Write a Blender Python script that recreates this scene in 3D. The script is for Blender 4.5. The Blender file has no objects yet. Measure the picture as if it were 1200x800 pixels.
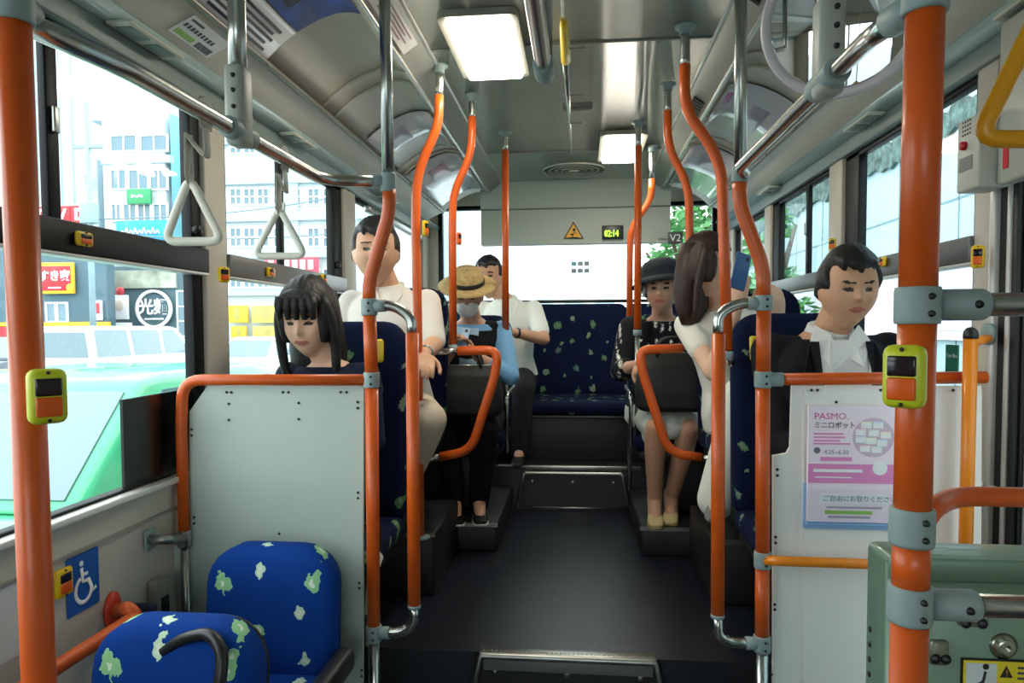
import bpy, bmesh, math, random
from mathutils import Vector as V, Matrix, Quaternion
random.seed(7)
SC = bpy.context.scene
COL = SC.collection
PI = math.pi

# ------------------------------------------------------------------ camera
CAM = V((0.04, 0.0, 1.35)); FPX = 800.0; PPX, PPY = 600.0, 418.0
YAW = math.atan(0.1); PIT = math.radians(2.49); ROLL = 0.0053
fwd = V((-math.sin(YAW)*math.cos(PIT), math.cos(YAW)*math.cos(PIT), -math.sin(PIT)))
r0 = V((math.cos(YAW), math.sin(YAW), 0)); u0 = r0.cross(fwd)
rgt = r0*math.cos(ROLL) - u0*math.sin(ROLL); upv = u0*math.cos(ROLL) + r0*math.sin(ROLL)
cd = bpy.data.cameras.new('camera'); cam = bpy.data.objects.new('camera', cd); COL.objects.link(cam)
m = Matrix.Identity(4)
for i in range(3):
    m[i][0], m[i][1], m[i][2], m[i][3] = rgt[i], upv[i], -fwd[i], CAM[i]
cam.matrix_world = m
cd.sensor_width = 36; cd.lens = 24.0; cd.shift_y = 18.0/1200; cd.clip_start = 0.05; cd.clip_end = 400
SC.camera = cam

def at(px, py, Y=None, X=None, Z=None):
    d = fwd*FPX + rgt*(px-PPX) + upv*(PPY-py)
    if Y is not None: t = (Y-CAM.y)/d.y
    elif X is not None: t = (X-CAM.x)/d.x
    else: t = (Z-CAM.z)/d.z
    return CAM + d*t

# ------------------------------------------------------------------ materials
def lin(c):
    if len(c) == 4: c = c[:3]
    return tuple(((x/255)/12.92 if x/255 <= .04045 else ((x/255+.055)/1.055)**2.4) for x in c) + (1.0,)
MATS = {}
def mat(name, col=(200,200,200), rough=.5, metal=0, noise=0, nscale=8, bump=0, bscale=60, spec=.5, coat=0, emit=None, estr=0):
    if name in MATS: return MATS[name]
    mt = bpy.data.materials.new(name); mt.use_nodes = True
    nt = mt.node_tree; b = nt.nodes['Principled BSDF']
    c = lin(col)
    b.inputs['Base Color'].default_value = c
    b.inputs['Roughness'].default_value = rough; b.inputs['Metallic'].default_value = metal
    b.inputs['Specular IOR Level'].default_value = spec
    b.inputs['Coat Weight'].default_value = coat
    if coat > .85: b.inputs['Coat IOR'].default_value = 2.1; b.inputs['Coat Roughness'].default_value = .07
    if emit:
        b.inputs['Emission Color'].default_value = lin(emit); b.inputs['Emission Strength'].default_value = estr
    if noise or bump:
        tc = nt.nodes.new('ShaderNodeTexCoord')
    if noise:
        n = nt.nodes.new('ShaderNodeTexNoise'); n.inputs['Scale'].default_value = nscale; n.inputs['Detail'].default_value = 5
        nt.links.new(tc.outputs['Object'], n.inputs['Vector'])
        r = nt.nodes.new('ShaderNodeValToRGB')
        r.color_ramp.elements[0].color = tuple(x*(1-noise) for x in c[:3])+(1,)
        r.color_ramp.elements[1].color = tuple(min(1, x*(1+noise)) for x in c[:3])+(1,)
        r.color_ramp.elements[0].position = .3; r.color_ramp.elements[1].position = .7
        nt.links.new(n.outputs['Fac'], r.inputs['Fac']); nt.links.new(r.outputs['Color'], b.inputs['Base Color'])
    if bump:
        n2 = nt.nodes.new('ShaderNodeTexNoise'); n2.inputs['Scale'].default_value = bscale
        nt.links.new(tc.outputs['Object'], n2.inputs['Vector'])
        bp = nt.nodes.new('ShaderNodeBump'); bp.inputs['Strength'].default_value = bump; bp.inputs['Distance'].default_value = .004
        nt.links.new(n2.outputs['Fac'], bp.inputs['Height']); nt.links.new(bp.outputs['Normal'], b.inputs['Normal'])
    MATS[name] = mt
    return mt

def glass_mat(name, tint=(247,251,250), gloss=.08, rough=0.0):
    if name in MATS: return MATS[name]
    mt = bpy.data.materials.new(name); mt.use_nodes = True; nt = mt.node_tree
    for n in list(nt.nodes):
        if n.type != 'OUTPUT_MATERIAL': nt.nodes.remove(n)
    out = [n for n in nt.nodes if n.type == 'OUTPUT_MATERIAL'][0]
    tr = nt.nodes.new('ShaderNodeBsdfTransparent'); tr.inputs['Color'].default_value = lin(tint)
    gl = nt.nodes.new('ShaderNodeBsdfGlossy'); gl.inputs['Roughness'].default_value = rough
    lw = nt.nodes.new('ShaderNodeLayerWeight'); lw.inputs['Blend'].default_value = .5
    pw = nt.nodes.new('ShaderNodeMath'); pw.operation = 'POWER'; pw.inputs[1].default_value = 5.0
    fr = nt.nodes.new('ShaderNodeMath'); fr.operation = 'MULTIPLY_ADD'; fr.inputs[1].default_value = .45; fr.inputs[2].default_value = .02
    nt.links.new(lw.outputs['Facing'], pw.inputs[0]); nt.links.new(pw.outputs[0], fr.inputs[0])
    mx = nt.nodes.new('ShaderNodeMixShader')
    nt.links.new(fr.outputs[0], mx.inputs[0]); nt.links.new(tr.outputs[0], mx.inputs[1]); nt.links.new(gl.outputs[0], mx.inputs[2])
    nt.links.new(mx.outputs[0], out.inputs['Surface'])
    MATS[name] = mt
    return mt

def fabric_mat(name, base, spots, scale=9.5, amount=.85, size=.19, core=(225,235,215)):
    if name in MATS: return MATS[name]
    mt = bpy.data.materials.new(name); mt.use_nodes = True; nt = mt.node_tree; b = nt.nodes['Principled BSDF']
    b.inputs['Roughness'].default_value = .9; b.inputs['Specular IOR Level'].default_value = .15
    L = nt.links.new
    tc = nt.nodes.new('ShaderNodeTexCoord')
    vo = nt.nodes.new('ShaderNodeTexVoronoi'); vo.inputs['Scale'].default_value = scale; vo.inputs['Randomness'].default_value = .7
    ns = nt.nodes.new('ShaderNodeTexNoise'); ns.inputs['Scale'].default_value = 45
    mxv = nt.nodes.new('ShaderNodeMix'); mxv.data_type = 'RGBA'; mxv.blend_type = 'ADD'; mxv.inputs[0].default_value = .035
    L(tc.outputs['Object'], ns.inputs['Vector']); L(tc.outputs['Object'], mxv.inputs[6]); L(ns.outputs['Color'], mxv.inputs[7])
    vo.voronoi_dimensions = '2D'
    sx_ = nt.nodes.new('ShaderNodeSeparateXYZ'); L(mxv.outputs[2], sx_.inputs[0])
    sb_ = nt.nodes.new('ShaderNodeMath'); sb_.operation = 'SUBTRACT'; L(sx_.outputs['Z'], sb_.inputs[0]); L(sx_.outputs['Y'], sb_.inputs[1])
    cb_ = nt.nodes.new('ShaderNodeCombineXYZ'); L(sx_.outputs['X'], cb_.inputs['X']); L(sb_.outputs[0], cb_.inputs['Y']); L(cb_.outputs[0], vo.inputs['Vector'])
    sp = nt.nodes.new('ShaderNodeSeparateColor'); L(vo.outputs['Color'], sp.inputs[0])
    th = nt.nodes.new('ShaderNodeMath'); th.operation = 'MULTIPLY_ADD'; th.inputs[1].default_value = size*.7; th.inputs[2].default_value = size*.4; L(sp.outputs[2], th.inputs[0])
    lt = nt.nodes.new('ShaderNodeMath'); lt.operation = 'LESS_THAN'; L(th.outputs[0], lt.inputs[1])
    L(vo.outputs['Distance'], lt.inputs[0])
    pr = nt.nodes.new('ShaderNodeMath'); pr.operation = 'LESS_THAN'; pr.inputs[1].default_value = amount; L(sp.outputs[0], pr.inputs[0])
    mu = nt.nodes.new('ShaderNodeMath'); mu.operation = 'MULTIPLY'; L(lt.outputs[0], mu.inputs[0]); L(pr.outputs[0], mu.inputs[1])
    rp = nt.nodes.new('ShaderNodeValToRGB'); rp.color_ramp.interpolation = 'CONSTANT'
    els = rp.color_ramp.elements; els[0].position = 0; els[0].color = lin(spots[0]); els[1].position = .45; els[1].color = lin(spots[1])
    e = els.new(.8); e.color = lin(spots[2])
    L(sp.outputs[1], rp.inputs['Fac'])
    gt = nt.nodes.new('ShaderNodeMath'); gt.operation = 'LESS_THAN'; gt.inputs[1].default_value = size*.36; L(vo.outputs['Distance'], gt.inputs[0])
    mi = nt.nodes.new('ShaderNodeMix'); mi.data_type = 'RGBA'; mi.inputs[7].default_value = lin(core)
    L(gt.outputs[0], mi.inputs[0]); L(rp.outputs['Color'], mi.inputs[6])
    mx = nt.nodes.new('ShaderNodeMix'); mx.data_type = 'RGBA'; mx.inputs[6].default_value = lin(base)
    L(mu.outputs[0], mx.inputs[0]); L(mi.outputs[2], mx.inputs[7])
    L(mx.outputs[2], b.inputs['Base Color'])
    n3 = nt.nodes.new('ShaderNodeTexNoise'); n3.inputs['Scale'].default_value = 500; L(tc.outputs['Object'], n3.inputs['Vector'])
    bp = nt.nodes.new('ShaderNodeBump'); bp.inputs['Strength'].default_value = .25; bp.inputs['Distance'].default_value = .002
    L(n3.outputs['Fac'], bp.inputs['Height']); L(bp.outputs['Normal'], b.inputs['Normal'])
    MATS[name] = mt
    return mt

# ------------------------------------------------------------------ mesh builder
def fillet(pts, r, n=6):
    pts = [V(p) for p in pts]
    if len(pts) < 3 or r <= 0: return pts
    out = [pts[0]]
    for i in range(1, len(pts)-1):
        a, b, c = pts[i-1], pts[i], pts[i+1]
        d1, d2 = (a-b), (c-b)
        l = min(d1.length*.49, d2.length*.49, r)
        p1, p2 = b+d1.normalized()*l, b+d2.normalized()*l
        for k in range(n+1):
            t = k/n
            out.append(p1*(1-t)**2 + b*2*t*(1-t) + p2*t*t)
    out.append(pts[-1])
    return out

class MB:
    def __init__(s): s.v = []; s.f = []; s.sm = []; s.mi = []
    def add(s, vs, fs, smooth=False, mi=0):
        b = len(s.v); s.v += [V(x) for x in vs]; s.f += [tuple(b+i for i in q) for q in fs]
        s.sm += [smooth]*len(fs); s.mi += [mi]*len(fs); return s
    def box(s, lo, hi, bev=0, mi=0, seg=2):
        lo, hi = V(lo), V(hi)
        lo, hi = V([min(lo[i], hi[i]) for i in range(3)]), V([max(lo[i], hi[i]) for i in range(3)])
        if bev <= 0:
            x0,y0,z0 = lo; x1,y1,z1 = hi
            vs = [(x0,y0,z0),(x1,y0,z0),(x1,y1,z0),(x0,y1,z0),(x0,y0,z1),(x1,y0,z1),(x1,y1,z1),(x0,y1,z1)]
            return s.add(vs, [(0,3,2,1),(4,5,6,7),(0,1,5,4),(1,2,6,5),(2,3,7,6),(3,0,4,7)], False, mi)
        bm = bmesh.new(); bmesh.ops.create_cube(bm, size=1)
        c = (lo+hi)/2; d = hi-lo
        for q in bm.verts: q.co = V((q.co.x*d.x, q.co.y*d.y, q.co.z*d.z))+c
        bmesh.ops.bevel(bm, geom=bm.edges[:], offset=min(bev, min(d)*.49), segments=seg, profile=.5, affect='EDGES')
        return s.bm(bm, True, mi)
    def bm(s, bm, smooth=False, mi=0):
        bm.verts.index_update()
        s.add([q.co.copy() for q in bm.verts], [[q.index for q in f.verts] for f in bm.faces], smooth, mi); bm.free(); return s
    def rbox(s, lo, hi, R, bev=0, mi=0, seg=2):     # box turned by matrix R about its centre
        t = MB().box(lo, hi, bev, mi, seg); c = (V(lo)+V(hi))/2
        t.v = [R @ (q-c) + c for q in t.v]; return s.merge(t)
    def merge(s, t):
        b = len(s.v); s.v += t.v; s.f += [tuple(b+i for i in q) for q in t.f]; s.sm += t.sm; s.mi += t.mi; return s
    def tf(s, M): s.v = [M @ q for q in s.v]; return s
    def tube(s, pts, r, seg=14, fil=0, caps=True, mi=0, flat=None):
        pts = fillet(pts, fil) if fil else [V(p) for p in pts]
        q = [pts[0]]
        for p in pts[1:]:
            if (p-q[-1]).length > 1e-6: q.append(p)
        pts = q; n = len(pts)
        rs = r if isinstance(r, (list, tuple)) else [r]*n
        if len(rs) != n: rs = [rs[0]+(rs[-1]-rs[0])*i/(n-1) for i in range(n)]
        tg = []
        for i in range(n):
            a = pts[max(0,i-1)]; b = pts[min(n-1,i+1)]; tg.append((b-a).normalized())
        ref = V((0,0,1)) if abs(tg[0].z) < .9 else V((0,1,0))
        nv = (ref - tg[0]*ref.dot(tg[0])).normalized(); vs = []; fs = []
        for i in range(n):
            if i: nv = (nv - tg[i]*nv.dot(tg[i])).normalized()
            bn = tg[i].cross(nv)
            for k in range(seg):
                a = 2*PI*k/seg
                vs.append(pts[i] + (nv*math.cos(a) + bn*math.sin(a)*(flat or 1))*rs[i])
        for i in range(n-1):
            for k in range(seg):
                k2 = (k+1)%seg
                fs.append((i*seg+k, i*seg+k2, (i+1)*seg+k2, (i+1)*seg+k))
        s.add(vs, fs, True, mi)
        if caps:
            b = len(s.v)-len(vs)
            s.f += [tuple(b+k for k in reversed(range(seg))), tuple(b+(n-1)*seg+k for k in range(seg))]; s.sm += [False]*2; s.mi += [mi]*2
        return s
    def sphere(s, c, r, seg=16, rings=10, mi=0, fn=None):
        r = V((r,r,r)) if not hasattr(r, '__len__') else V(r); c = V(c); vs = [V((0,0,1))]; fs = []
        for i in range(1, rings):
            th = PI*i/rings
            for k in range(seg):
                a = 2*PI*k/seg; vs.append(V((math.sin(th)*math.cos(a), math.sin(th)*math.sin(a), math.cos(th))))
        vs.append(V((0,0,-1)))
        for k in range(seg): fs.append((0, 1+k, 1+(k+1)%seg))
        for i in range(rings-2):
            for k in range(seg):
                a = 1+i*seg+k; b = 1+i*seg+(k+1)%seg; fs.append((a, a+seg, b+seg, b))
        l = len(vs)-1
        for k in range(seg): fs.append((l, 1+(rings-2)*seg+(k+1)%seg, 1+(rings-2)*seg+k))
        out = []
        for q in vs:
            p = fn(q) if fn else V((q.x*r.x, q.y*r.y, q.z*r.z))
            out.append(p+c)
        return s.add(out, fs, True, mi)
    def loft(s, rings, seg=20, mi=0, pw=2.0):       # rings of (centre, rx, ry[, xdir, ydir])
        vs = []; fs = []; n = len(rings)
        for R in rings:
            c, rx, ry = V(R[0]), R[1], R[2]
            xd = V(R[3]) if len(R) > 3 else V((1,0,0)); yd = V(R[4]) if len(R) > 4 else V((0,1,0))
            for k in range(seg):
                a = 2*PI*k/seg; ca, sa = math.cos(a), math.sin(a)
                ca = math.copysign(abs(ca)**(2/pw), ca); sa = math.copysign(abs(sa)**(2/pw), sa)
                vs.append(c + xd*rx*ca + yd*ry*sa)
        for i in range(n-1):
            for k in range(seg):
                k2 = (k+1)%seg; fs.append((i*seg+k, i*seg+k2, (i+1)*seg+k2, (i+1)*seg+k))
        fs += [tuple(reversed(range(seg))), tuple((n-1)*seg+k for k in range(seg))]
        return s.add(vs, fs, True, mi)
    def prism(s, poly, d, mi=0, smooth=False):      # polygon of 3D points pushed along d
        n = len(poly); d = V(d); vs = [V(p) for p in poly]+[V(p)+d for p in poly]
        fs = [tuple(reversed(range(n))), tuple(range(n, 2*n))]+[(i, (i+1)%n, n+(i+1)%n, n+i) for i in range(n)]
        return s.add(vs, fs, smooth, mi)
    def lathe(s, prof, c, ax=(0,0,1), seg=28, mi=0):   # prof: (radius, height)
        ax = V(ax).normalized(); c = V(c); ref = V((1,0,0)) if abs(ax.x) < .9 else V((0,1,0))
        x = (ref-ax*ref.dot(ax)).normalized(); y = ax.cross(x)
        return s.loft([(c+ax*h, max(r,1e-4), max(r,1e-4), x, y) for r, h in prof], seg, mi)
    def build(s, name, mts, parent=None, fixn=True, keep=False):
        me = bpy.data.meshes.new(name)
        off = V((0,0,0)); p = parent
        while p is not None: off += p.location; p = p.parent
        me.from_pydata([tuple(q-off) for q in s.v], [], s.f)
        if not isinstance(mts, (list, tuple)): mts = [mts]
        for t in mts: me.materials.append(t)
        me.polygons.foreach_set('use_smooth', s.sm); me.polygons.foreach_set('material_index', s.mi)
        if fixn:
            bm = bmesh.new(); bm.from_mesh(me); bmesh.ops.recalc_face_normals(bm, faces=bm.faces[:]); bm.to_mesh(me); bm.free()
        me.update()
        o = bpy.data.objects.new(name, me); COL.objects.link(o)
        if parent is not None: o.parent = parent
        return o

def tag(o, label=None, cat=None, group=None, kind=None):
    if label: o['label'] = label
    if cat: o['category'] = cat
    if group: o['group'] = group
    if kind: o['kind'] = kind
    return o
def thing(name, loc, label, cat, group=None):
    o = bpy.data.objects.new(name, None); COL.objects.link(o); o.location = V(loc); o.empty_display_size = .05
    return tag(o, label, cat, group)
def struct(o): o['kind'] = 'structure'; return o
def dup(o, parent=None):
    c = o.copy(); COL.objects.link(c)
    if parent is not None: c.parent = parent
    for ch in list(o.children): dup(ch, c)
    return c

def remesh(mb, voxel, it=4, fac=.5):
    me = bpy.data.meshes.new('tmp'); me.from_pydata([tuple(q) for q in mb.v], [], mb.f)
    bm = bmesh.new(); bm.from_mesh(me); bmesh.ops.recalc_face_normals(bm, faces=bm.faces[:]); bm.to_mesh(me); bm.free()
    o = bpy.data.objects.new('tmp', me); COL.objects.link(o)
    r = o.modifiers.new('r', 'REMESH'); r.mode = 'VOXEL'; r.voxel_size = voxel; r.use_smooth_shade = True
    if it:
        q = o.modifiers.new('s', 'SMOOTH'); q.factor = fac; q.iterations = it
    dg = bpy.context.evaluated_depsgraph_get(); dg.update()
    ev = o.evaluated_get(dg); m2 = ev.to_mesh()
    out = MB(); out.add([q.co.copy() for q in m2.vertices], [tuple(p.vertices) for p in m2.polygons], True)
    ev.to_mesh_clear(); bpy.data.objects.remove(o); bpy.data.meshes.remove(me)
    return out

def text(s, size, org, xd, ud, mt, parent, name='lettering', ext=.0006, align='LEFT', sx=1.0, bold=0.0):
    cu = bpy.data.curves.new('t', 'FONT'); cu.body = s; cu.size = size; cu.align_x = align; cu.align_y = 'CENTER'; cu.resolution_u = 2
    cu.offset = bold
    o = bpy.data.objects.new('t', cu); COL.objects.link(o)
    dg = bpy.context.evaluated_depsgraph_get(); dg.update()
    ev = o.evaluated_get(dg); m2 = ev.to_mesh()
    xd, ud = V(xd).normalized(), V(ud).normalized(); nd = xd.cross(ud); org = V(org)
    mb = MB()
    vs = [org + xd*q.co.x*sx + ud*q.co.y + nd*ext for q in m2.vertices]
    mb.add(vs, [tuple(p.vertices) for p in m2.polygons])
    ev.to_mesh_clear(); bpy.data.objects.remove(o); bpy.data.curves.remove(cu)
    if not mb.f: return None
    return mb.build(name, mt, parent, fixn=False)

def plate(mb, org, xd, ud, w, h, t=.002, r=0, mi=0):   # rounded plate: org = centre of its front, thickness goes backwards
    xd, ud = V(xd).normalized(), V(ud).normalized(); nd = xd.cross(ud); org = V(org)
    if r <= 0: p2 = [(-w/2,-h/2),(w/2,-h/2),(w/2,h/2),(-w/2,h/2)]
    else:
        p2 = []
        for cx, cy, a0 in ((w/2-r,-h/2+r,-PI/2),(w/2-r,h/2-r,0),(-w/2+r,h/2-r,PI/2),(-w/2+r,-h/2+r,PI)):
            for k in range(6): a = a0+PI/2*k/5; p2.append((cx+r*math.cos(a), cy+r*math.sin(a)))
    mb.prism([org+xd*x+ud*y for x, y in p2], -nd*t, mi)
    return mb

# palette
ORANGE = mat('orange_vinyl', (214,90,20), .40, noise=.08, nscale=14, coat=.15)
AMBER = mat('amber_vinyl', (246,140,20), .38, coat=.15)
CHROME = mat('chrome_tube', (188,190,184), .25, 1)
STEEL = mat('brushed_steel', (170,172,168), .35, 1)
JOINT = mat('grey_cast_joint', (142,160,158), .5, spec=.4)
SCREW = mat('dark_screw', (60,62,64), .4, .8)
BLACK = mat('black_rubber', (18,20,20), .5)
BLKP = mat('black_plastic', (24,25,26), .38)
WALLM = mat('beige_wall_laminate', (196,190,176), .5, noise=.03)
CEILM = mat('ceiling_laminate', (178,180,168), .16, noise=.03, nscale=3, coat=.9)
COVEM = mat('cove_laminate', (188,186,172), .45, noise=.03)
DUCTM = mat('duct_aluminium', (168,172,164), .35, .25)
HEADM = mat('header_grey_green', (120,136,132), .45)
TEALM = mat('glossy_strip', (200,224,220), .12, coat=.6)
FRAMEB = mat('black_window_frame', (13,18,20), .5, spec=.25)
FRAMEG = mat('grey_window_bar', (112,114,114), .35, .4)
WHITEP = mat('white_plastic', (226,224,214), .4)
FLOORM = mat('dark_floor_vinyl', (23,28,38), .30, noise=.3, nscale=34, bump=.3, bscale=240, spec=.75)
BOXM = mat('dark_platform_vinyl', (24,25,26), .5, noise=.12)
FABRIC = fabric_mat('patterned_blue_fabric', (12,60,140), ((150,205,150),(196,226,196),(120,190,170)))
FABRIC_SHADED = fabric_mat('patterned_blue_fabric_shaded', (12,22,52), ((84,120,84),(120,140,120),(70,100,100)), scale=9.5, amount=.75, size=.22, core=(120,140,116))  # the blue seat fabric again, with the rear shade put into its colours
YEL = mat('lime_yellow_plastic', (205,212,40), .35)
YELO = mat('yellow_plastic', (240,196,20), .35)
BTN = mat('orange_button', (226,92,16), .3)
LENS = mat('dark_lens', (34,22,30), .15)
GLASS = glass_mat('window_glass')
GLASSB = glass_mat('rear_window_glass')
# ------------------------------------------------------------------ shell of the bus
WX = 1.16; ZS, ZH = 0.91, 2.058; YF, YR = -2.5, 5.35
fl = MB(); fl.box((-1.22,YF,-.05),(1.22,2.27,0)); fl.box((-1.22,2.27,-.05),(1.22,4.12,.24)); fl.box((-1.22,4.12,-.05),(1.22,YR+.07,.5))
struct(fl.build('floor', FLOORM))
def platform(name, lo, hi, edge, n):
    o = struct(MB().box(lo, hi, .012).build(name, BOXM)); 
    e = MB(); s = 1 if lo[0] > 0 else -1
    xe = lo[0] if s > 0 else hi[0]
    e.box((xe-.004*s, lo[1]-.006, hi[2]-.014), (xe+.40*s, lo[1]+.006, hi[2]+.004)).build('edge_strip', STEEL, o)
    return o
platform('floor_wheel_box', (-1.16,2.74,.24), (-.56,3.30,.50), 0, 1)
platform('floor_wheel_box', (.56,2.74,.24), (1.16,3.30,.50), 0, 2)
platform('floor_seat_plinth', (-1.16,3.305,.24), (-.37,4.12,.38), 0, 3)
platform('floor_seat_plinth', (.33,3.305,.24), (1.16,4.12,.38), 0, 4)

def wall_side(s, name, posts, low):
    b = MB()
    for y0, y1, z1 in low: b.box((s*WX,y0,-.05),(s*1.22,y1,z1))
    for y0, y1 in posts: b.box((s*1.15,y0,ZS-.02),(s*1.22,y1,ZH+.02), .006)
    b.box((s*1.18,YF,ZH+.04),(s*1.22,YR,2.46))
    return struct(b.build(name, WALLM))
wl = wall_side(-1, 'wall_left', [(-2.5,.02),(2.09,2.22),(3.393,3.567),(5.15,5.4)], [(YF,YR,ZS)])  # forward bays, out of view, closed up so less light reaches the near poles
wr = wall_side(1, 'wall_right', [(-2.5,1.0),(1.97,2.07),(3.065,3.218),(4.17,4.30),(5.15,5.4)], [(YF,1.0,ZS),(1.97,YR,ZS)])  # forward part, also unseen, left solid to hold light off the near poles
# seam strips and sill trims on the left wall
t = MB(); t.box((-1.16,YF,.815),(-1.152,2.2,.823)); t.box((-1.16,YF,.30),(-1.15,2.2,.312)); t.box((-1.16,.93,.0),(-1.153,.945,.815)); 
t.build('panel_seam', mat('seam_grey', (150,146,136), .5), wl)
MB().box((-1.172,YF,ZS-.012),(-1.135,3.6,ZS+.006), .004).build('sill_strip', mat('pale_sill', (226,226,220), .3, .2), wl)
MB().box((1.172,1.87,ZS-.012),(1.135,YR,ZS+.006), .004).build('sill_strip', MATS['pale_sill'], wr)
# rear and front walls
b = MB(); b.box((-1.22,YR,-.05),(1.22,YR+.07,1.50)); b.box((-1.22,YR,2.28),(1.22,YR+.07,2.46))
for s in (-1,1): b.box((s*1.06,YR,1.5),(s*1.22,YR+.07,2.28))
wre = struct(b.build('wall_rear', WALLM))
b = MB(); b.box((-1.22,YF-.07,-.05),(1.22,YF,.85)); b.box((-1.22,YF-.07,2.2),(1.22,YF,2.46))
for s in (-1,1): b.box((s*.86,YF-.07,.85),(s*1.22,YF,2.2))  # opening behind the camera narrowed to weaken light on the near poles
struct(b.build('wall_front', WALLM))

# ceiling ---------------------------------------------------------------
def sweep(prof, y0, y1, th, ny=1):
    mb = MB(); n = len(prof); vs = []
    for j in range(ny+1):
        y = y0+(y1-y0)*j/ny
        for dz in (0, th):
            vs += [V((x, y, z+dz)) for x, z in prof]
    fs = []; W = 2*n
    for j in range(ny):
        a, c = j*W, (j+1)*W
        for i in range(n-1):
            fs.append((a+i, a+i+1, c+i+1, c+i)); fs.append((a+n+i, c+n+i, c+n+i+1, a+n+i+1))
        fs.append((a, c, c+n, a+n)); fs.append((a+n-1, a+2*n-1, c+2*n-1, c+n-1))
    for q in (0, ny*W):
        for i in range(n-1): fs.append((q+i, q+n+i, q+n+i+1, q+i+1))
    mb.add(vs, fs, True); return mb
ce = MB(); ce.box((-1.22,YF,2.44),(1.22,YR+.07,2.48))
ceil = struct(ce.build('ceiling', CEILM))
sweep([(-.515,2.375),(-.3,2.38),(0,2.382),(.3,2.38),(.515,2.375)], YF, 4.88, .02).build('centre_panel', CEILM, ceil)
sm = MB()
for y in (2.52, 1.0, 4.05): sm.box((-.51,y,2.372),(.51,y+.012,2.384))
sm.build('panel_seam', mat('ceiling_seam', (120,124,118), .4, .3), ceil)
YE = 4.9
ARCH = [(.602,2.312),(.65,2.325),(.70,2.327),(.76,2.310),(.83,2.277),(.89,2.236),(.94,2.19)]
for s in (-1,1):
    P = lambda q: [(s*x, z) for x, z in q]
    d = MB()
    d.merge(sweep(P([(.515,2.376),(.525,2.366),(.590,2.318),(.602,2.312)]), YF, YE, .012)); d.build('duct_panel', DUCTM, ceil)
    tr = MB().box((s*.594,YF,2.303),(s*.612,YE,2.318), .004); tr.box((s*.508,YF,2.368),(s*.522,YE,2.379), .003)
    tr.build('duct_trim', mat('pale_trim', (214,216,208), .25, .5), ceil)
    sweep(P(ARCH), YF, YE, .012).build('cove_panel', COVEM, ceil)
    rb = MB()
    for y in (2.55,2.68,3.62,3.74,1.35,1.47,.4):       # raised ribs across the cove
        pts = [V((s*x,y,z-.004)) for x, z in ARCH]; rb.tube(pts, .008, 6)
    rb.build('cove_rib', COVEM, ceil)
    hg = MB().box((s*.932,YF,2.176),(s*.952,YE,2.192), .005)
    for k in range(12): hg.sphere((s*.936,-.6+k*.45,2.176), .006, 8, 6)
    hg.build('cove_hinge', mat('hinge_grey', (132,132,124), .4, .5), ceil)
    sweep(P([(.948,2.182),(1.06,2.13),(1.065,2.127)]), YF, YE, .012).build('side_panel', COVEM, ceil)
    sweep(P([(1.062,2.128),(1.14,2.117),(1.15,2.117)]), YF, YR, .012).build('light_strip', TEALM, ceil)
    hd = MB().box((s*1.138,YF,ZH),(s*1.19,YR,2.119), .006); hd.build('window_header', HEADM, ceil)
    cap = MB().prism([(s*x, YE, z) for x, z in ARCH+[(1.14,2.117),(1.14,2.44),(.6,2.44)]], (0,.03,0))
    cap.build('cove_end', COVEM, ceil)
    # small air / lamp outlets let into the strip
    for y in (1.62, 2.60, 3.9):
        v = MB().box((s*1.068,y,2.108),(s*1.132,y+.24,2.118), .004)
        o = v.build('lamp_outlet', mat('outlet_cream', (206,206,190), .4), ceil)
        g = MB()
        for k in range(2): g.box((s*1.078,y+.02+.11*k,2.104),(s*1.122,y+.10+.11*k,2.1085), .002)
        g.build('outlet_lens', mat('outlet_grey', (120,136,128), .3), o)
# louvre grilles on the right duct
for y in (1.98, 3.1):
    g = MB()
    a, c = V((.537,y,2.355)), V((.578,y,2.325)); dv = (c-a)
    for k in range(7):
        p = a+V((0,.03*k,0)); g.box((.536,y+.03*k,2.332),(.58,y+.03*k+.02,2.352))
    R = Matrix.Identity(3)
    g.v = [V((q.x, q.y, 2.363-(q.x-.53)*.73 + (q.z-2.342)*.3 - .006)) for q in g.v]
    g.build('duct_grille', BLACK, ceil)
# bulkhead board at the rear
b = MB(); b.prism([(-.67,4.9,1.94),(-.67,4.9,2.19),(-.67,4.88,2.27),(-.67,4.86,2.385),(-.67,4.84,2.40),(-.67,5.0,2.40),(-.67,5.0,1.94)], (1.34,0,0))
board = struct(b.build('trim_1', mat('bulkhead_laminate', (172,180,170), .5)))
MB().box((-.67,4.892,2.185),(.67,4.905,2.195), .003).build('board_seam', mat('board_seam', (110,116,110), .5), board)

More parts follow.
